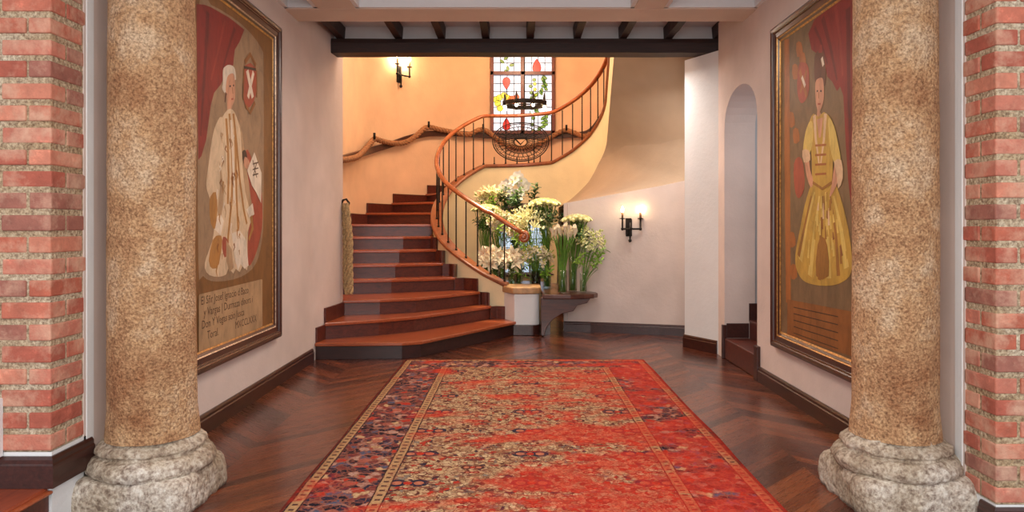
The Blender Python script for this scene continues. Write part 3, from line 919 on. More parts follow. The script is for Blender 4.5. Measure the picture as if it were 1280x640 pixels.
# ---------------------------------------------------------------- sconces
def sconce(loc, face, label, w=.115):
    t = empty('wall_sconce', loc, face); tag(t, label, 'wall lamp', 'two candle iron wall sconces')
    # local: +Y out of the wall (toward the room), X along the wall
    mb = MB(); mb.box(-.04, .04, 0, .02, -.12, .09); mb.box(-.028, .05, .02, .035, -.10, .10)
    mb.build('back_plate', m_iron, t, bevel=.008)
    mb = MB(); mb.sweep([(0, .04, .05), (0, .05, -.1), (0, .045, -.15)], [.012, .012, .009], 8); mb.ball((0, .045, -.17), .022, 8)
    mb.build('drop_finial', m_iron, t)
    for s_ in (-1, 1):
        mb = MB(); x = s_*w
        mb.sweep([(0, .04, -.02), (s_*.03, .07, -.03), (x*.9, .09, -.03), (x, .09, -.02), (x, .09, .09)], .011, 8)
        mb.ball((x, .09, -.03), .02, 8)
        mb.lathe([(.0, .085), (.034, .09), (.038, .098), (.0, .1)], 12, (x, .09, 0))
        a = mb.build('arm', m_iron, t)
        mb = MB(); mb.lathe([(.013, .098), (.013, .165), (.006, .168), (0, .168)], 10, (x, .09, 0)); mb.build('candle', m_candle, a)
        mb = MB(); mb.lathe([(0, .166), (.011, .175), (.02, .19), (.015, .215), (.004, .24), (0, .242)], 10, (x, .09, 0)); mb.build('bulb', m_bulb, a)
    return t
p = wallpt(498, 88, RO-.001); ang = math.atan2(CY-p.y, CX-p.x)-pi/2
p.z = P(0, 92, p.y).z
sconce(p, ang, 'black iron two candle sconce high on the warm curved wall under the beam').scale = (1.2, 1.2, 1.2)
p2 = Vector((1.345, 8.665, 1.3-(283-HY)/F*8.66)); sconce(p2, pi+.24, 'black iron two candle sconce on the white wall right of the flowers')
for (c, a) in ((p, ang), (p2, pi+.24)):
    for s_ in (-1, 1):
        loc = c+Matrix.Rotation(a, 3, 'Z')@Vector((s_*.115, .10, .2))
        light('sconce_bulb_light', 'POINT', loc, 1.8 if c is p2 else 9, (1, .66, .36), .02)

# ---------------------------------------------------------------- chandelier
ch = empty('ring_chandelier', (.11, 10.2, 3.02)); tag(ch, 'dark iron ring chandelier with small lamps in front of the stained glass', 'chandelier')
mb = MB(); rr = .30
mb.sweep([(rr*cos(2*pi*i/40), rr*sin(2*pi*i/40), 0) for i in range(40)], 1, close=True, shape=[(-.012, -.028), (.012, -.028), (.012, .028), (-.012, .028)], up=(0, 0, 1), smooth=False)
for a in (0, pi/2): mb.sweep([(rr*cos(a), rr*sin(a), 0), (-rr*cos(a), -rr*sin(a), 0)], .01, 6)
mb.build('ring', m_iron, ch)
mb = MB(); mb.sweep([(0, 0, 1.98), (0, 0, 0)], .008, 6); mb.ball((0, 0, .0), .03); mb.lathe([(.06, 1.97), (.05, 1.95), (0, 1.93)], 12); mb.build('stem', m_iron, ch)
for i in range(8):
    a = 2*pi*(i+.5)/8; x, y = rr*cos(a), rr*sin(a)
    mb = MB(); mb.lathe([(.0, -.045), (.022, -.04), (.035, .02), (.022, .035), (.014, .04), (.014, .10), (.004, .14), (0, .14)], 10, (x, y, 0)); cpn = mb.build('lamp_cup', m_iron, ch)
    mb = MB(); mb.ball((x, y, -.055), .024, 8); mb.build('bulb', m_bulb, cpn)

# ---------------------------------------------------------------- portraits
def paintmat(name, col, var=.14, sc=9, stretch=(1, 1, .5)):
    m = M(name); v = m.scale(m.coord(), stretch); n = m.noise(sc, 8, .7, v, .5); n2 = m.noise(90, 3, .6)
    c = m.ramp(n, [(.25, tuple(x*(1-var*1.6) for x in col)), (.5, col), (.78, tuple(min(255, x*(1+var)) for x in col))])
    return m.out(c, .55, n*.4+n2*.6, .002, .5)
pm = {k: paintmat('oil paint '+k, c) for k, c in dict(border=(126, 86, 46), ground=(148, 120, 92), curtain=(130, 40, 34), flesh=(196, 142, 112),
    wig=(206, 192, 174), coat=(204, 178, 146), coatsh=(172, 140, 106), gold=(168, 118, 62), red=(158, 72, 52), paper=(214, 198, 178),
    label=(172, 140, 104), ink=(82, 56, 38), dark=(70, 50, 36), olive=(120, 96, 68), gown=(184, 148, 66), gownhi=(206, 178, 96), gownsh=(150, 104, 48),
    hair=(100, 60, 42), orange=(160, 98, 50), lred=(160, 78, 58), lace=(208, 176, 140), curtsh=(104, 32, 30), curthi=(142, 52, 42), umber=(138, 88, 46)).items()}
pk = list(pm)
def portrait(name, X, yn, yf, z0, z1, label, draw):
    sg = 1 if X < 0 else -1          # direction into the room
    t = empty('portrait_painting', (X, (yn+yf)/2, z0)); tag(t, label, 'painting', 'full length portraits in dark frames')
    fw = .125
    # frame: swept moulding profile (u inward from the outer edge, h out of the wall)
    prof = [(0, 0, 0), (0, .045, 0), (.018, .055, 0), (.034, .05, 0), (.042, .04, 0), (.050, .046, 1), (.054, .036, 0), (.082, .03, 0), (.088, .03, 0), (.096, .022, 1), (.10, .026, 0), (.112, .016, 0), (.114, .018, 2), (.125, .010, 2), (.125, 0, 0)]
    cor = [(yn, z0, 1, 1), (yf, z0, -1, 1), (yf, z1, -1, -1), (yn, z1, 1, -1)]
    mb = MB()
    for i in range(4):
        a = cor[i]; b = cor[(i+1) % 4]
        for (p, q) in zip(prof, prof[1:]):
            vs = [(X+sg*h, c[0]+c[2]*u, c[1]+c[3]*u) for c in (a, b) for (u, h, _) in (p, q)]
            mb.add(vs, [(0, 1, 3, 2)], q[2])
    pbuild(mb, 'frame', [m_frame, m_bead2 if X < 0 else m_bead, m_bead], t, weld=.0001)
    mb = MB(); mb.box(min(X+sg*.001, X+sg*.008), max(X+sg*.001, X+sg*.008), yn+fw-.01, yf-fw+.01, z0+fw-.01, z1-fw+.01, pk.index('border' if X < 0 else 'olive'))
    lay = [0.0086]
    lo = (yn+fw, z0+fw); hi = (yf-fw, z1-fw)
    def poly(key, pts, px=True, sm=0):
        if px: pts = [WP(x, y, X) for x, y in pts]; pts = [(p.y, p.z) for p in pts]
        if sm:
            cl = pts+pts[:3]; out = []
            for i in range(len(pts)):
                p0, p1, p2, p3 = [Vector(cl[(i+j) % len(pts)]) for j in range(4)]
                for j in range(sm):
                    tt = j/sm; v = .5*((2*p1)+(p2-p0)*tt+(2*p0-5*p1+4*p2-p3)*tt*tt+(3*p1-p0-3*p2+p3)*tt**3); out.append((v.x, v.y))
            pts = out
        pts = [(min(max(a, lo[0]), hi[0]), min(max(b, lo[1]), hi[1])) for a, b in pts]
        lay[0] += .00004
        mb.add([(X+sg*lay[0], a, b) for a, b in pts], [tuple(range(len(pts)))], pk.index(key))
    def stroke(key, pts, w, w2=None):
        pts = [WP(x, y, X) for x, y in pts]; pts = [Vector((p.y, p.z)) for p in pts]; l = []; r = []
        for i, p in enumerate(pts):
            tt = (pts[min(i+1, len(pts)-1)]-pts[max(i-1, 0)]).normalized(); n = Vector((-tt.y, tt.x))
            ww = (w+( (w2 if w2 is not None else w)-w)*i/(len(pts)-1))/2
            l.append(tuple(p+n*ww)); r.append(tuple(p-n*ww))
        poly(key, l+r[::-1], px=False)
    draw(poly, stroke)
    cv = pbuild(mb, 'canvas', [pm[k] for k in pk], t, fixn=False)
    # fine writing is added as part of the canvas
    return t, cv, lay[0], X, sg
def writing(par, lines, X, sg, lay, mat, yz, size, rot, shear=0):
    for (txt, (yy, zz)) in zip(lines, yz):
        c = bpy.data.curves.new('inscription', 'FONT'); c.body = txt; c.size = size; c.extrude = .0001; c.resolution_u = 2
        tmp = bpy.data.objects.new('inscription', c); COL.objects.link(tmp)
        bpy.context.view_layer.update()
        me = bpy.data.meshes.new_from_object(tmp.evaluated_get(bpy.context.evaluated_depsgraph_get()))
        COL.objects.unlink(tmp); bpy.data.objects.remove(tmp)
        me.materials.clear(); me.materials.append(mat)
        o = link('inscription', me, par)
        o.location = (sg*(lay+.0002), yy-par.location.y, zz-par.location.z)
        o.rotation_euler = (pi/2, 0, pi/2 if sg > 0 else -pi/2)

def draw_left(poly, stroke):
    poly('ground', [(247, 8), (262, 6), (300, 30), (325, 60), (328, 90), (328, 250), (326, 300), (318, 330), (300, 346), (270, 352), (252, 345), (246, 320)], sm=3)
    poly('curtain', [(244, 5), (254, 6), (262, 9), (285, 22), (304, 37), (298, 52), (292, 62), (290, 81), (282, 90), (274, 106), (266, 116), (262, 131), (258, 160), (256, 175), (250, 195), (246, 200)])
    stroke('curtsh', [(258, 15), (256, 60), (252, 120), (249, 170)], .05, .02); stroke('curthi', [(280, 25), (272, 60), (262, 100)], .03, .02); stroke('curtsh', [(292, 35), (284, 60), (277, 86)], .035, .015)
    poly('red', [(306, 188), (314, 200), (322, 225), (326, 245), (326, 285), (318, 318), (309, 332), (308, 300), (311, 270), (306, 240)], sm=3)
    # wig, face
    poly('wig', [(277, 103), (277, 88), (280, 83), (285, 81), (291, 84), (293, 92), (293, 100), (287, 98), (284, 108), (283, 118), (279, 116), (276, 110)], sm=3)
    poly('flesh', [(282, 98), (285, 93), (290, 92), (292, 100), (292.5, 118), (291, 127), (288, 134), (288, 142), (283, 140), (282, 125), (280.5, 112)], sm=3)
    stroke('dark', [(285, 108), (287, 107.4)], .012); stroke('dark', [(289.5, 107), (291, 106.6)], .012); stroke('lred', [(287.5, 124), (290, 123.5)], .012); stroke('umber', [(288.5, 109), (289.5, 117)], .010)
    stroke('hair', [(281, 116), (279.5, 128)], .03, .015)
    # right (far) sleeve, coat body, near sleeve
    poly('coatsh', [(292, 146), (299, 158), (303, 180), (305, 200), (309, 225), (312, 248), (314, 262), (308, 268), (303, 240), (298, 200), (293, 165)], sm=3)
    poly('coat', [(283, 137), (289, 137), (294, 146), (299, 165), (301, 200), (305, 240), (311, 262), (313, 275), (308, 290), (308, 325), (307, 338), (302, 332), (298, 340), (293, 336), (290, 342), (284, 335), (281, 343), (272, 346), (260, 344), (254, 335), (256, 322), (264, 300), (266, 280), (268, 250), (266, 215), (268, 180), (272, 155), (277, 145)], sm=2)
    poly('coat', [(275, 146), (268, 156), (263, 175), (259, 205), (256, 230), (259, 244), (263, 252), (268, 247), (272, 225), (276, 195), (279, 165)], sm=3)
    poly('coatsh', [(272, 200), (274, 230), (270, 262), (272, 285), (276, 262), (278, 235)], sm=2)
    poly('paper', [(262, 275), (274, 268), (278, 276), (274, 294), (266, 286)])
    poly('gold', [(261, 246), (268, 240), (270, 262), (267, 286), (262, 280), (260, 262)], sm=2)
    poly('gold', [(264, 300), (272, 294), (276, 300), (272, 330), (264, 336), (259, 326)], sm=2)
    for pts in ([(285, 142), (288, 175), (289, 215), (288, 250), (284, 290), (282, 315)], [(290, 142), (294, 180), (298, 225), (303, 262), (307, 280)], [(281, 148), (283, 180), (284, 220), (283, 255)], [(292, 160), (293, 200), (294, 245), (296, 290)]):
        stroke('gold', pts, .035, .028)
    stroke('paper', [(287, 150), (289.5, 200), (291, 250)], .03, .03)
    poly('lred', [(277, 296), (283, 300), (284, 315), (279, 322), (276, 310)], sm=2)
    poly('paper', [(288, 292), (298, 288), (306, 300), (309, 332), (304, 336), (299, 330), (296, 338), (292, 325)])
    poly('coatsh', [(281, 300), (288, 312), (290, 335), (285, 340), (281, 326)])
    rg = random.Random(5)
    for i in range(34):
        y0_ = rg.uniform(165, 335); cx_ = 283+rg.choice((-1, 1))*(2+rg.random()*(6+(y0_-160)*.07)); l = rg.uniform(6, 16)
        stroke(rg.choice(['gold', 'coatsh', 'umber', 'paper']), [(cx_, y0_), (cx_+rg.uniform(-2, 2), y0_+l*.5), (cx_+rg.uniform(-1, 1.5), y0_+l)], .022, .006)
    poly('paper', [(306, 262), (314, 254), (316, 268), (310, 272)]); stroke('gold', [(312, 270), (314, 285), (309, 300)], .05, .03)
    poly('dark', [(301, 190), (305, 188), (307, 198), (303, 206)], sm=2)
    poly('flesh', [(304, 196), (309, 200), (311, 208), (307, 212), (303, 206)], sm=2)
    poly('paper', [(307, 213), (316, 190), (325, 216), (324.5, 254), (318, 240), (313, 232)])
    for a in (205, 212, 219): stroke('ink', [(314, a), (321, a-2)], .01)
    stroke('ink', [(314, 200), (319, 222)], .012); stroke('ink', [(319, 203), (315, 220)], .012)
    # coat of arms
    poly('red', [(304, 82), (318, 85), (318, 118), (312, 132), (308, 134), (303, 126)], sm=2)
    stroke('paper', [(307, 88), (314, 122)], .05); stroke('paper', [(315, 90), (308, 122)], .04)
    stroke('dark', [(303, 84), (318, 87)], .02); stroke('umber', [(304, 78), (311, 68), (318, 82)], .035)
    stroke('umber', [(305, 132), (311, 141), (317, 128)], .03); stroke('umber', [(303, 86), (302, 125)], .02); stroke('umber', [(319, 88), (319, 122)], .02)
    poly('label', [(247, 368), (325, 349), (326, 350), (326, 408), (325, 412), (246, 440), (246, 370)])
def draw_right(poly, stroke):
    poly('orange', [(982, 50), (988, 48), (990, 380), (984, 378), (982, 200)])
    for (a, b) in ((1000, 62), (995, 90), (1004, 75), (990, 150), (996, 170), (991, 300), (993, 340)): poly('orange', [(a-3, b-8), (a+3, b-9), (a+5, b+6), (a-2, b+9)], sm=2)
    poly('curtain', [(1012, 42), (1020, 24), (1040, 8), (1053, -6), (1070, -20), (1080, -30), (1080, 250), (1066, 260), (1062, 225), (1059, 180), (1056, 120), (1052, 108), (1048, 114), (1042, 102), (1036, 96), (1032, 78), (1024, 68), (1016, 62)])
    stroke('curtsh', [(1030, 22), (1040, 60), (1048, 100)], .05, .02); stroke('curthi', [(1046, 8), (1052, 50), (1055, 95)], .04, .02); stroke('curtsh', [(1062, 10), (1063, 100), (1065, 200)], .06, .03); stroke('curtsh', [(1020, 34), (1028, 52), (1036, 80)], .03, .015)
    poly('umber', [(1068, -10), (1080, -10), (1080, 380), (1070, 380), (1069, 100)])
    # arms crest
    poly('lred', [(1000, 82), (1006, 78), (1012, 84), (1013, 112), (1008, 126), (1002, 128), (998, 112)], sm=3)
    stroke('orange', [(1001, 88), (1010, 120)], .04); stroke('orange', [(1010, 88), (1002, 116)], .03); stroke('paper', [(1004, 96), (1008, 108)], .03)
    poly('lred', [(994, 205), (1001, 196), (1006, 208), (1007, 235), (1000, 248), (995, 236)], sm=3)
    # hair, face
    poly('hair', [(1020, 72), (1024, 64), (1030, 64), (1033, 74), (1034, 98), (1032, 108), (1024, 104), (1020, 100)], sm=3)
    stroke('curthi', [(1027, 66), (1028, 56)], .06, .03); stroke('paper', [(1029, 72), (1031, 82)], .03)
    poly('flesh', [(1021, 104), (1025, 98), (1030, 98), (1031.5, 108), (1031.5, 124), (1029, 134), (1027, 140), (1030, 150), (1023, 150), (1023.5, 138), (1021.5, 128)], sm=3)
    stroke('dark', [(1022.6, 114), (1024.4, 113.6)], .012); stroke('dark', [(1027, 113.6), (1029, 113.8)], .012); stroke('lred', [(1024, 130), (1027.5, 130)], .012); stroke('umber', [(1025, 115), (1025, 123)], .009)
    # skirt, bodice
    poly('gown', [(1018, 226), (1026, 232), (1036, 230), (1044, 226), (1052, 245), (1060, 275), (1066, 310), (1066, 340), (1056, 352), (1040, 357), (1020, 356), (1005, 350), (997, 335), (996, 318), (1001, 290), (1008, 255)], sm=3)
    for pts in ([(1020, 240), (1010, 280), (1002, 325)], [(1026, 245), (1020, 290), (1014, 345)], [(1034, 240), (1036, 290), (1038, 348)], [(1044, 245), (1054, 290), (1060, 335)]): stroke('gownhi', pts, .02, .07)
    for pts in ([(1016, 245), (1007, 285), (1000, 320)], [(1030, 245), (1028, 290), (1026, 350)], [(1040, 245), (1047, 295), (1050, 345)]): stroke('gownsh', pts, .02, .05)
    rg = random.Random(9)
    for i in range(30):
        f = rg.random(); y0_ = 240+f*85; cx_ = 1031+rg.uniform(-1, 1)*(8+f*24); l = rg.uniform(8, 24)
        stroke(rg.choice(['gownhi', 'gownsh', 'umber', 'gown', 'lace']), [(cx_, y0_), (cx_+(cx_-1031)*.08, y0_+l)], .012, .03)
    poly('gownsh', [(1024, 306), (1030, 296), (1036, 306), (1038, 345), (1022, 345)], sm=2)
    poly('gown', [(1014, 152), (1019, 142), (1025, 146), (1032, 140), (1040, 147), (1044, 160), (1043, 195), (1042, 228), (1030, 236), (1018, 230), (1017, 200), (1014, 170)], sm=2)
    poly('gownhi', [(1014, 152), (1009, 165), (1006, 184), (1007, 194), (1014, 192), (1018, 175), (1018, 155)], sm=3)
    poly('gownhi', [(1038, 147), (1045, 158), (1050, 180), (1053, 200), (1046, 205), (1041, 190), (1038, 165)], sm=3)
    poly('flesh', [(1007, 193), (1012, 193), (1015, 212), (1019, 228), (1015, 234), (1010, 218)], sm=2)
    poly('flesh', [(1046, 203), (1052, 203), (1051, 222), (1044, 240), (1039, 246), (1042, 230)], sm=2)
    poly('lace', [(1005, 188), (1013, 188), (1015, 200), (1007, 203)], sm=2); poly('lace', [(1045, 202), (1054, 200), (1056, 222), (1050, 236), (1048, 218)], sm=2)
    for pts in ([(1020, 144), (1022, 175), (1026, 205)], [(1034, 142), (1032, 175), (1028, 205)]): stroke('lace', pts, .045, .02)
    stroke('flesh', [(1027, 148), (1027, 172)], .10, .03)
    for b in (182, 194, 206, 218): stroke('orange', [(1021, b), (1035, b-1)], .015)
    stroke('gownsh', [(1018, 228), (1030, 236), (1042, 228)], .02)
    poly('umber', [(986, 374), (1080, 392), (1080, 450), (986, 424)])
    for i in range(5): stroke('dark', [(994, 384+i*8), (1010, 387.5+i*8.6), (1022, 390+i*9), (1050, 396+i*10)], .007)
t, cv, ly, X, sg = portrait('left', XL, 4.22, 5.86, .40, 2.905, 'tall framed portrait of a figure in a white coat with gold trim and wig', draw_left)
lines = ['El Sñr Josef Ignacio d Baco', 'y Vargas | Durmaza dinors i', 'Don Y Vegas scio Jusca', 'Toral.', 'MXCCLXXX']
writing(t, lines, XL, 1, ly, pm['ink'], [(4.44, .81), (4.48, .735), (4.45, .66), (4.53, .585), (4.98, .585)], .074, 0)
portrait('right', XR, 4.10, 5.63, .365, 2.83, 'tall framed portrait of a figure in a long yellow gown with red curtain', draw_right)

# ---------------------------------------------------------------- rug
def rug_mat(Wd, Hd):
    m = M('faded persian rug pattern'); x, y, z = m.xyz()
    wob = m.noise(5, 2)-.5
    ax = (x+wob*.015).abs(); ay = (y+wob*.015).abs()
    e = (ax*-1+Wd/2).mn(ay*-1+Hd/2)
    vm = m.vec(ax, y, 0.)
    BE = (204, 172, 130); NV = (44, 42, 62); RD = (186, 50, 34); LR = (206, 84, 54); TN = (160, 122, 88); BR = (86, 46, 40); GY = (138, 128, 116)
    # field: many small flowers and leaves
    wn = m.t.nodes.new('ShaderNodeTexNoise'); m.t.links.new(vm, wn.inputs['Vector']); wn.inputs['Scale'].default_value = 26; wn.inputs['Detail'].default_value = 3
    wx, wy, wz = m.xyz(wn.outputs['Color']); vm0 = vm
    vm = m.vec(ax+(wx-.5)*.06, y+(wy-.5)*.06, 0.)
    c1 = m.vor(36, vm, out='Color'); xx = m.xyz(c1.k)[0]
    field = m.ramp(xx, [(0, BE), (.30, (218, 190, 150)), (.48, (196, 166, 130)), (.60, TN), (.70, RD), (.76, BE), (.86, BR), (.90, GY), (.95, NV)], True)
    d1 = m.vor(36, vm, 'DISTANCE_TO_EDGE')
    field = m.mix(d1.lt(.08)*.65, field, (112, 66, 52))
    # trellis of vines
    vine = (m.noise(7, 2, .5, vm)-.5).abs().lt(.012).mx((m.noise(9, 2, .5, m.vec(ax+3., y, 1.))-.5).abs().lt(.010))
    field = m.mix(vine*.8, field, (96, 50, 48))
    # repeated palmettes on a grid
    def motif(col, cx, cy, px_, py_, rx, ry, base, ox=0., oy=0.):
        u = ((x+ox)/px_).fr()-.5; v = ((y+oy)/py_).fr()-.5
        u = u*px_; v = v*py_
        ua = (u.abs()-rx*.55)/(rx*.5); va = v/ry
        r = (ua*ua+va*va).m('SQRT')
        ring = r.lt(1.)
        o = m.mix(ring, base, col)
        o = m.mix(r.lt(.5), o, (196, 120, 92))
        c = ((u*u+v*v).m('SQRT')).lt(ry*.45)
        return m.mix(c, o, RD)
    field = motif(NV, 0, 0, .62, .46, .10, .05, field, .31, .1)
    field = motif(BR, 0, 0, .62, .46, .06, .032, field, .0, .33)
    field = motif((120, 30, 32), 0, 0, .31, .23, .04, .018, field, .155, .06)
    # main border
    pb = .36
    along = m.mix(0., (0, 0, 0), (0, 0, 0))
    side = (ax*-1+Wd/2).lt(ay*-1+Hd/2)           # 1 on the long sides
    s_ = side*y+(1-side)*x
    vb = m.vec(s_+(wx-.5)*.07, e+(wy-.5)*.07, 0.)
    cb = m.vor(20, vb, out='Color'); bx = m.xyz(cb.k)[0]
    border = m.ramp(bx, [(0, NV), (.35, (30, 26, 40)), (.58, (120, 56, 54)), (.66, (186, 146, 130)), (.76, (84, 88, 112)), (.86, RD), (.92, BE)], True)
    db = m.vor(20, vb, 'DISTANCE_TO_EDGE')
    border = m.mix(db.lt(.07)*.8, border, (150, 92, 76))
    sb = (s_/pb).fr()-.5; eb = (e-.235)/.12; rb = ((sb*pb/.13)*(sb*pb/.13)+eb*eb).m('SQRT')
    border = m.mix((rb-.75).abs().lt(.06)*.7, border, (168, 120, 106))
    border = m.mix(rb.lt(.28)*.8, border, (176, 100, 84))
    # guard stripes: beige with dark ticks
    tick = ((s_/.06).fr()-.5).abs().lt(.17)
    def guard(a, b, base):
        g = e.gt(a)*e.lt(b); mid_ = ((e-(a+b)/2).abs()).lt((b-a)*.22)
        o = m.mix(tick*mid_, (188, 150, 108), (84, 56, 50))
        ln = (e-a).abs().lt(.004).mx((e-b).abs().lt(.004))
        return m.mix(ln, m.mix(g, base, o), (60, 36, 40))
    col = m.mix(e.lt(.41), field, border)
    col = guard(.018, .075, col); col = guard(.385, .445, col)
    col = m.mix((m.noise(30, 4, .7)-.42).gt(.12)*.5, col, (150, 84, 66))
    col = m.mix(e.lt(.012), col, (120, 44, 36))
    # worn red dye washes, irregular streaks across the rug
    v2 = m.scale(m.coord(), (.75, 1.6, 1))
    w1 = m.noise(1.25, 6, .62, v2, 1.1); w2 = m.noise(6, 7, .75)
    bias = (x*.11)+(y*-.012)
    mask = ((w1+bias+(w2-.5)*.35-.465)*10).cl()
    redc = m.ramp(m.noise(11, 6, .7), [(.3, (170, 38, 26)), (.55, (214, 56, 36)), (.8, (226, 92, 58))])
    det = m.mix(.26, redc, col)
    col = m.mix(mask*.95, col, det)
    # weave noise and worn lightness
    wv = m.noise(70, 4, .7); col = m.mix(.55, col, m.ramp(wv, [(.3, (150, 140, 135)), (.65, (255, 255, 255))]), 'MULTIPLY')
    return m.out(col, .95, m.noise(160, 2)*.6+m.vor(110)*.4, .004, .5, spec=.15)
RW, RL = 2.29, 4.15
rx, ry = .075, 6.925-RL/2
mb = MB(); rows = []
NX, NY = 40, 60
for j in range(NY+1):
    row = []
    for i in range(NX+1):
        x = -RW/2+RW*i/NX; y = -RL/2+RL*j/NY
        ed = .012*noise.noise(Vector((3 if i == 0 else 9, y*1.1, 0))) if i in (0, NX) else 0
        row.append((x+ed, y, .013+.0015*noise.noise(Vector((x*2, y*2, 0)))))
    rows.append(row)
mb.grid(rows)
per = [r[0] for r in rows]+rows[-1][1:]+[r[-1] for r in rows[::-1]][1:]+rows[0][::-1][1:]
mb.grid([[p for p in per], [(p[0]*1.0015, p[1]*1.0008, .001) for p in per]], smooth=False)
rug = mb.build('rug', rug_mat(RW, RL), fixn=True, weld=.0001); rug.location = (rx, ry, 0)
tag(rug, 'worn red and beige persian rug with a navy border on the parquet', 'rug')

# ---------------------------------------------------------------- console table
TB = empty('console_table', (.35, 8.75, 0)); tag(TB, 'dark wood half round console table beside the stair pedestal', 'table')
mb = MB()
topp = [(.30, 8.32), (.42, 8.30), (.62, 8.30), (.78, 8.33), (.90, 8.40), (.955, 8.50), (.95, 8.60), (.90, 8.70), (.57, 8.80), (.55, 9.9), (.30, 10.35), (-.25, 10.45), (-.65, 10.2), (-.70, 9.4), (-.42, 9.08), (.295, 9.08)]
mb.prism(topp, .45, .505); pbuild(mb, 'table_top', m_table, TB, bevel=.01)
mb = MB()
def bp(x, y): q = P(x, y, 8.5); return (q.x, max(q.z, .002))
mb.prism([bp(676, 371), bp(738, 371), bp(733, 378), bp(721, 381), bp(716, 388), bp(702, 391), bp(690, 399), bp(683, 408), bp(680, 418.5), bp(676, 418.5)], 8.42, 8.56, axis='y')
pbuild(mb, 'bracket', m_table, TB, bevel=.006)
mb = MB(); mb.prism([(.30, 8.6), (.40, 8.6), (.40, 9.9), (.30, 9.9)], .0, .45); mb.box(-.25, -.15, 9.6, 9.7, 0.001, .45)
pbuild(mb, 'support_panel', m_table, TB)

# ---------------------------------------------------------------- flowers and vases
def glassmat(name, col, rough=.02):
    m = M(name); t = m.t
    tr = t.nodes.new('ShaderNodeBsdfTransparent'); tr.inputs[0].default_value = (*lin(col), 1)
    gl = t.nodes.new('ShaderNodeBsdfGlossy'); gl.inputs['Roughness'].default_value = .04
    lw = t.nodes.new('ShaderNodeLayerWeight'); pw = t.nodes.new('ShaderNodeMath'); pw.operation = 'POWER'; pw.inputs[1].default_value = 3; t.links.new(lw.outputs['Facing'], pw.inputs[0])
    fr = t.nodes.new('ShaderNodeMath'); fr.operation = 'MULTIPLY_ADD'; fr.inputs[1].default_value = .55; fr.inputs[2].default_value = .03; t.links.new(pw.outputs[0], fr.inputs[0])
    mx = t.nodes.new('ShaderNodeMixShader'); t.links.new(fr.outputs[0], mx.inputs[0]); t.links.new(tr.outputs[0], mx.inputs[1]); t.links.new(gl.outputs[0], mx.inputs[2])
    t.links.new(mx.outputs[0], t.nodes['Material Output'].inputs[0]); return m.mat
m_glass = glassmat('clear vase glass', (246, 250, 248)); m_water = glassmat('vase water', (232, 242, 222))
def petalmat(name, c, v=.08):
    m = M(name); n = m.noise(14, 3); cc = m.ramp(n, [(.3, tuple(x*(1-v) for x in c)), (.7, c)]); return m.out(cc, .55, sub=.0)
f_white = petalmat('white petals', (252, 250, 240)); f_cream = petalmat('cream petals', (250, 236, 200)); f_lime = petalmat('lime white petals', (250, 246, 192))
f_peach = petalmat('peach cream petals', (254, 240, 206)); f_cen = petalmat('orange stamens', (196, 120, 40)); f_bud = petalmat('green buds', (196, 208, 110))
f_stem = simple('green stems', (96, 138, 44), .5, .2, 20); f_leaf = simple('dark green leaves', (58, 88, 34), .5, .35, 12); f_leaf2 = simple('bright green leaves', (126, 168, 56), .5, .3, 12)
def petal(mb, L, W, curl, elev, az, mi=0, base=(0, 0, 0), cup=.25, n=5, tip=.0):
    """strip petal from base, rising at elev, bending by curl"""
    rows = []; p = Vector((0, 0)); a = elev
    for i in range(n+1):
        f = i/n; w_ = W*sin(pi*min(.97, f*.86+.12))**.8
        if tip and f > .8: w_ *= (1-f)/.2+.1
        row = []
        for s_ in (-1, 0, 1):
            r_ = p.x-sin(a)*(cup*w_ if s_ else 0)*-1*.5; z = p.y+cos(a)*(cup*w_ if s_ else 0)
            row.append((r_, s_*w_/2, z))
        rows.append(row); p = p+Vector((cos(a), sin(a)))*L/n; a += curl/n
    ca, sa = cos(az), sin(az)
    mb.grid([[(base[0]+x*ca-y*sa, base[1]+x*sa+y*ca, base[2]+z) for x, y, z in r] for r in rows], mi)
def me_rose(m0):
    mb = MB(); mb.ball((0, 0, .018), .02, 8)
    for ring, (n, L, el, cu) in enumerate([(4, .036, 1.45, -.35), (5, .042, 1.15, -.2), (7, .046, .75, .15)]):
        for i in range(n): petal(mb, L, .036, cu, el, 2*pi*i/n+ring*.5, 0, (0, 0, .0), .5, 4)
    return mb.mesh('bloom', [m0], False)
def me_lily(m0, L=.085, W=.03, el=.75, cu=-1.1):
    mb = MB()
    for i in range(6): petal(mb, L*(1 if i % 2 else .92), W, cu, el+(.08 if i % 2 else 0), 2*pi*i/6, 0, (0, 0, 0), .3, 6, .6)
    for i in range(5):
        a = 2*pi*i/5; mb.sweep([(0, 0, .01), (.012*cos(a), .012*sin(a), .05), (.02*cos(a), .02*sin(a), .062)], [.0012, .0012, .003], 4, 1)
    return mb.mesh('bloom', [m0, f_cen], False)
def me_calla(m0):
    mb = MB(); rows = []
    for i in range(9):
        f = i/8; row = []
        for k in range(13):
            a = 2*pi*k/12; r = .006+.026*f**1.6; tip = max(0, cos(a))**3
            z = .095*f+(.04*f*f*tip) ; rr = r*(1+.35*f*f*tip)
            row.append((rr*cos(a), rr*sin(a), z-.01*f*f*(1-tip)))
        rows.append(row)
    mb.grid(rows); mb.sweep([(0, 0, .01), (0, 0, .075)], .004, 5, 1)
    return mb.mesh('bloom', [m0, f_cen], False)
def me_orchid(m0):
    mb = MB()
    for i in range(5):
        a = 2*pi*i/5+pi/2; petal(mb, .042, .036 if i in (1, 4) else .026, -.3, .25, a, 0, (0, 0, 0), .1, 4)
    petal(mb, .02, .02, 1.2, .5, -pi/2, 1, (0, 0, .004), .4, 4); mb.ball((0, 0, .006), .006, 6, 1)
    return mb.mesh('bloom', [m0, f_bud], False)
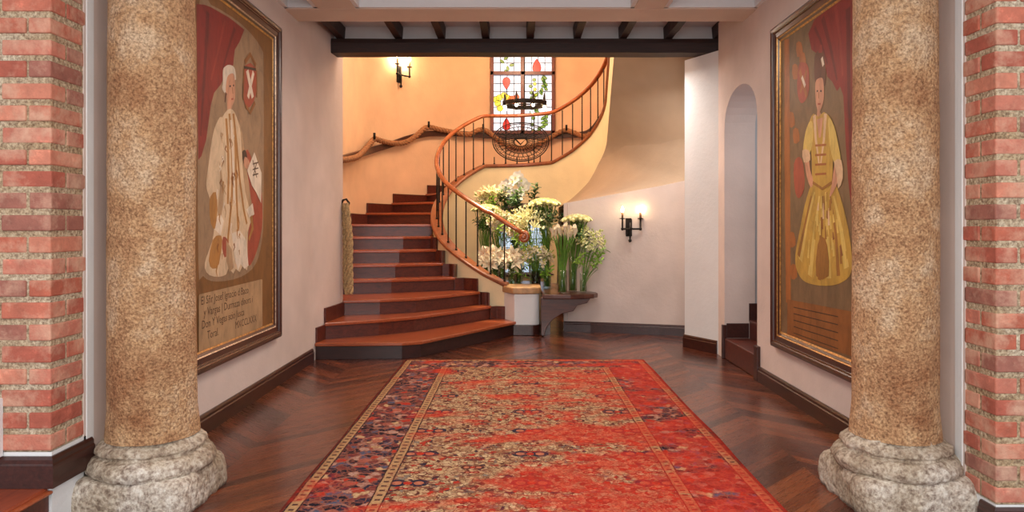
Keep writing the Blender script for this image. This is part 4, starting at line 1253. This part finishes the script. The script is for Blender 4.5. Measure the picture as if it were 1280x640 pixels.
def me_spike(m0, n=9, L=.07, W=.016):
    """agapanthus like head of narrow florets"""
    mb = MB()
    for i in range(n):
        a = 2.4*i; el = .35+1.0*(i/n)
        petal(mb, L, W, .25, el, a, 0, (0, 0, 0), .5, 5, .5)
        q = (cos(a)*cos(el)*L*1.0, sin(a)*cos(el)*L*1.0, sin(el)*L*1.0)
        for k in range(3): petal(mb, .026, .012, -.9, el+.2, a+(k-1)*.8, 0, q, .3, 3, .5)
    return mb.mesh('bloom', [m0], False)
def me_cluster(m0, n=6, s=.028):
    mb = MB(); rnd = random.Random(3)
    for i in range(n):
        a = 2.4*i; b = Vector((cos(a)*.03*(i/n+.2), sin(a)*.03*(i/n+.2), .05-.06*i/n))
        for k in range(5): petal(mb, s, s*.55, -.4, .7, a+2*pi*k/5, 0, b, .3, 3, .5)
        mb.ball(b+Vector((0, 0, .004)), .004, 5, 1)
    for i in range(3): mb.ball((.012*cos(i*2.1), .012*sin(i*2.1), .065+.012*i), .008, 6, 1, (1, 1, 1.6))
    return mb.mesh('bloom', [m0, f_bud], False)
def me_leafblade(L, W, mat, curl=-.8, el=1.2):
    mb = MB()
    for i in range(1): petal(mb, L, W, curl, el, 0, 0, (0, 0, 0), .25, 8, .6)
    return mb.mesh('leaf', [mat], False)
def me_sprig(mat, n=13, L=.2, lw=.028, ll=.06):
    mb = MB(); mb.sweep([(0, 0, 0), (.01, 0, L*.5), (.03, 0, L)], .002, 4)
    for i in range(n):
        f = .2+.8*i/n; petal(mb, ll, lw, -.6, .55, 2.4*i, 0, (.03*f*f, 0, L*f), .25, 4, .5)
    return mb.mesh('leaves', [mat], False)
ms = {'rose': me_rose(f_lime), 'lily': me_lily(f_peach, .10, .038), 'whitelily': me_lily(f_lime, .095, .026, .95, -.6), 'calla': me_calla(f_cream), 'orchid': me_orchid(f_white),
      'agapanthus': me_spike(f_lime), 'alstroemeria': me_cluster(f_peach), 'freesia': me_cluster(f_lime, 7, .026), 'palebloom': me_cluster(f_cream, 9, .034)}
m_sprig = me_sprig(f_leaf); m_sprig2 = me_sprig(f_leaf2, 9, .22, .022, .08); m_blade = me_leafblade(.16, .026, f_leaf2)
def vase(x, y, r, h, label, prof=None, water=.6, z=.506):
    t = empty('glass_vase', (x, y, z)); tag(t, label, 'vase', 'clear glass vases on the console')
    mb = MB(); mb.lathe([(0, .0), (r*.95, .0), (r, .006), (r, h), (r*.965, h), (r*.955, .014), (0, .014)], 28); mb.build('glass', m_glass, t)
    mb = MB(); mb.lathe([(0, .016), (r*.94, .016), (r*.94, h*water), (0, h*water)], 24); mb.build('water', m_water, t)
    return t
def stemcurve(a, b, r=.0035, bend=0):
    a = Vector(a); b = Vector(b); mid_ = (a+b)/2+Vector((0, 0, .03)); pts = []
    ctrl = Vector((a.x*.75+b.x*.25, a.y*.75+b.y*.25, a.z*.35+b.z*.65))
    for i in range(7):
        t = i/6; pts.append(a*(1-t)**2+ctrl*2*t*(1-t)+b*t*t)
    return pts
def flower(kind, name, foot, head, tilt, az, scale, label, cat, group):
    """one flower: stem from foot to head (world points), bloom on top"""
    t = empty(name, foot); tag(t, label, cat, group)
    pts = stemcurve((0, 0, 0), Vector(head)-Vector(foot))
    mb = MB(); mb.sweep(pts, .0035 if kind != 'calla' else .006, 5); mb.build('stem', f_stem, t)
    b = link('bloom', ms[kind], t); b.location = Vector(head)-Vector(foot)
    b.rotation_euler = (tilt*-sin(az) if False else 0, 0, 0)
    b.rotation_mode = 'QUATERNION'
    d = Vector((cos(az)*sin(tilt), sin(az)*sin(tilt), cos(tilt)))
    b.rotation_quaternion = d.to_track_quat('Z', 'Y') @ Matrix.Rotation(random.uniform(0, 6.28), 3, 'Z').to_quaternion()
    b.scale = (scale,)*3
    return t
def sprigs(name, foot, pts, mesh, label, group, sc=1.0):
    for p in pts:
        t = empty(name, foot); tag(t, label, 'foliage', group)
        d = Vector(p)-Vector(foot)
        mb = MB(); mb.sweep(stemcurve((0, 0, 0), d), .003, 4); mb.build('stem', f_stem, t)
        b = link('leaves', mesh, t); b.location = d; az = random.uniform(0, 6.28); ti = random.uniform(.2, 1.1)
        dd = Vector((cos(az)*sin(ti), sin(az)*sin(ti), cos(ti))); b.rotation_mode = 'QUATERNION'; b.rotation_quaternion = dd.to_track_quat('Z', 'Y'); b.scale = (sc*random.uniform(.8, 1.2),)*3
rnd = random.Random(11)
def bunch(kind, name, D, px, py, wpx, hpx, n, vx, vr, vh, flabel, vlabel, cat, group, scale=1., dome=False, spread=.5, leafn=0, leafmesh=None, z=.506, vase_on=True, water=.6, leaf_dy=0, dy=None):
    """px,py centre of the flower mass in the photo at depth D; vase foot at photo column vx"""
    c = P(px, py, D); hx = wpx/F*D/2; hz = hpx/F*D/2; base = P(vx, 0, D); base.z = z
    vase(base.x, base.y, vr, vh, vlabel, water=water, z=z)
    for i in range(n):
        if dome:
            rr_ = sqrt((i+.5)/n); a = 2.4*i; u, v = rr_*cos(a), rr_*sin(a)
            head = c+Vector((u*hx*.9, v*hx*.8, hz*(.35*(1-rr_*rr_)*2-.6)))
            tilt = rr_*.75; az = a
        else:
            a = 2.4*i+.5; rr_ = sqrt((i+.5)/n); u, v = rr_*cos(a), rr_*sin(a)
            head = c+Vector((u*hx*.85, rnd.uniform(-.6, .4)*hx*(dy or 1), v*hz*.75))
            az = math.atan2(-1.1 if kind in ('lily', 'orchid', 'whitelily', 'alstroemeria', 'palebloom') else -.35, u); tilt = spread*(.5+rr_*.8)
        aa = rnd.uniform(0, 6.28); q = rnd.uniform(0, vr*.7); foot = base+Vector((q*cos(aa), q*sin(aa), .02))
        flower(kind, name, foot, head, tilt, az, scale*rnd.uniform(.88, 1.12), flabel, cat, group)
    if leafn:
        pts = []
        for i in range(leafn):
            a = rnd.uniform(0, 6.28); pts.append(c+Vector((cos(a)*hx*rnd.uniform(.3, .9), sin(a)*hx*.5+.03, -hz*rnd.uniform(.5, 1.4)-leaf_dy-(.15 if dome else .10))))
        sprigs('leafy_sprig', base+Vector((0, 0, .02)), pts, leafmesh or m_sprig, 'green leafy sprig among the '+group, 'green sprigs among the '+group)
bunch('calla', 'calla_lily', 8.44, 705, 296, 36, 15, 26, 703, .055, .27, 'cream calla lily in the tall tight bunch at the front of the console', 'tall narrow glass vase of cream calla lilies at the front of the console', 'flower', 'front calla lilies', .9, False, .12, z=.506, water=.8, dy=.9)
bunch('freesia', 'freesia', 8.56, 738, 303, 30, 34, 12, 729, .042, .24, 'pale green white freesia in the rightmost vase', 'small narrow glass vase at the right end of the console', 'flower', 'freesias in the rightmost vase', 1.3, False, .7, 9, m_sprig2)
bunch('rose', 'white_rose', 8.66, 721, 274, 36, 12, 34, 716, .05, .42, 'creamy rose in the low dome above the rightmost vase', 'tall glass vase under the right dome of roses', 'flower', 'roses of the right dome', 1.4, True, .5, 12, m_sprig, leaf_dy=.06)
bunch('alstroemeria', 'alstroemeria', 9.15, 672, 322, 38, 28, 20, 669, .07, .22, 'small peach alstroemeria above the wide green vase', 'wide glass vase with green stems in the middle of the console', 'flower', 'peach alstroemerias in the middle', 1.25, False, .8, 8, m_sprig2)
bunch('agapanthus', 'agapanthus', 9.15, 667, 277, 54, 28, 16, 670, .06, .36, 'large spiky white agapanthus in the centre of the arrangement', 'tall glass vase of spiky white agapanthus in the centre', 'flower', 'spiky agapanthus in the centre', 1.6, False, .8, 12, m_sprig2, leaf_dy=.12)
bunch('rose', 'white_rose', 9.2, 681, 254, 38, 13, 34, 684, .05, .46, 'creamy rose in the dome behind the spiky agapanthus', 'tall glass vase under the upper dome of roses', 'flower', 'roses of the upper dome', 1.5, True, .5, 12, m_sprig, leaf_dy=.05)
bunch('lily', 'cream_lily', 9.14, 613, 322, 26, 22, 9, 618, .05, .22, 'cream peach lily behind the lower balusters, left cluster', 'glass vase of cream lilies at left behind the balusters', 'flower', 'cream lilies low on the left', 1.3, False, 1.2, 5, m_sprig)
bunch('lily', 'cream_lily', 9.17, 640, 324, 28, 26, 9, 640, .05, .2, 'cream peach lily right of the last baluster, right cluster', 'glass vase of cream lilies beside the pedestal cap', 'flower', 'cream lilies near the pedestal', 1.3, False, 1.2, 5, m_sprig)
bunch('rose', 'white_rose', 9.7, 607, 261, 32, 12, 28, 606, .05, .5, 'creamy rose in the left dome behind the handrail', 'tall glass vase under the left dome of roses', 'flower', 'roses of the left dome', 1.45, True, .5, 16, m_sprig, leaf_dy=.1)
bunch('whitelily', 'white_lily', 9.9, 614, 246, 34, 16, 14, 622, .05, .45, 'pale lime lily in the spiky bunch above the left roses', 'tall glass vase of pale lilies at the back left', 'flower', 'pale lilies at the upper left', 1.4, False, .7, 5, m_sprig2)
bunch('palebloom', 'hydrangea', 9.5, 625, 278, 24, 32, 14, 628, .05, .3, 'pale yellow bloom behind the handrail', 'glass vase of pale yellow blooms behind the handrail', 'flower', 'pale yellow blooms behind the handrail', 1.4, False, 1., 6, m_sprig2)
bunch('palebloom', 'hydrangea', 9.35, 648, 289, 20, 24, 10, 648, .04, .3, 'cream bloom just right of the handrail scroll', 'glass vase beside the handrail scroll', 'flower', 'cream blooms at the handrail scroll', 1.4, False, 1., 4, m_sprig)
# orchids in a dark pot: long arching stems with flat blooms
base = P(648, 0, 10.0); base.z = .506
vase(base.x, base.y, .06, .4, 'tall glass vase of white orchids at the back')
oi = 0
for (sx, pts) in enumerate([[(632, 238), (636, 243), (629, 232), (640, 248)], [(640, 226), (644, 222), (648, 228), (637, 230)], [(651, 239), (647, 244), (654, 234), (645, 250)]]):
    t = empty('white_orchid', base); tag(t, 'white orchid stem at the top of the arrangement, '+['left one', 'tallest middle one', 'right one'][sx], 'flower', 'white orchids at the top')
    top = P(pts[0][0], pts[0][1], 10.0)-base; mb = MB(); mb.sweep(stemcurve((0, 0, .02), top), .004, 5); mb.build('stem', f_stem, t)
    for (a, b) in pts+[(x_+4, y_-3) for x_, y_ in pts]:
        q = link('bloom', ms['orchid'], t); q.location = P(a, b, 10.0-rnd.uniform(0, .08))-base; q.rotation_euler = (pi/2+rnd.uniform(-.5, .3), rnd.uniform(-.6, .6), rnd.uniform(-.6, .6)); q.scale = (1.8,)*3
sprigs('leafy_sprig', base+Vector((0, 0, .02)), [P(640+rnd.uniform(-14, 30), 258+rnd.uniform(-5, 12), 9.9) for _ in range(16)], m_sprig, 'dark green leafy sprig at the back centre of the arrangement', 'dark green sprigs at the back centre', 1.2)
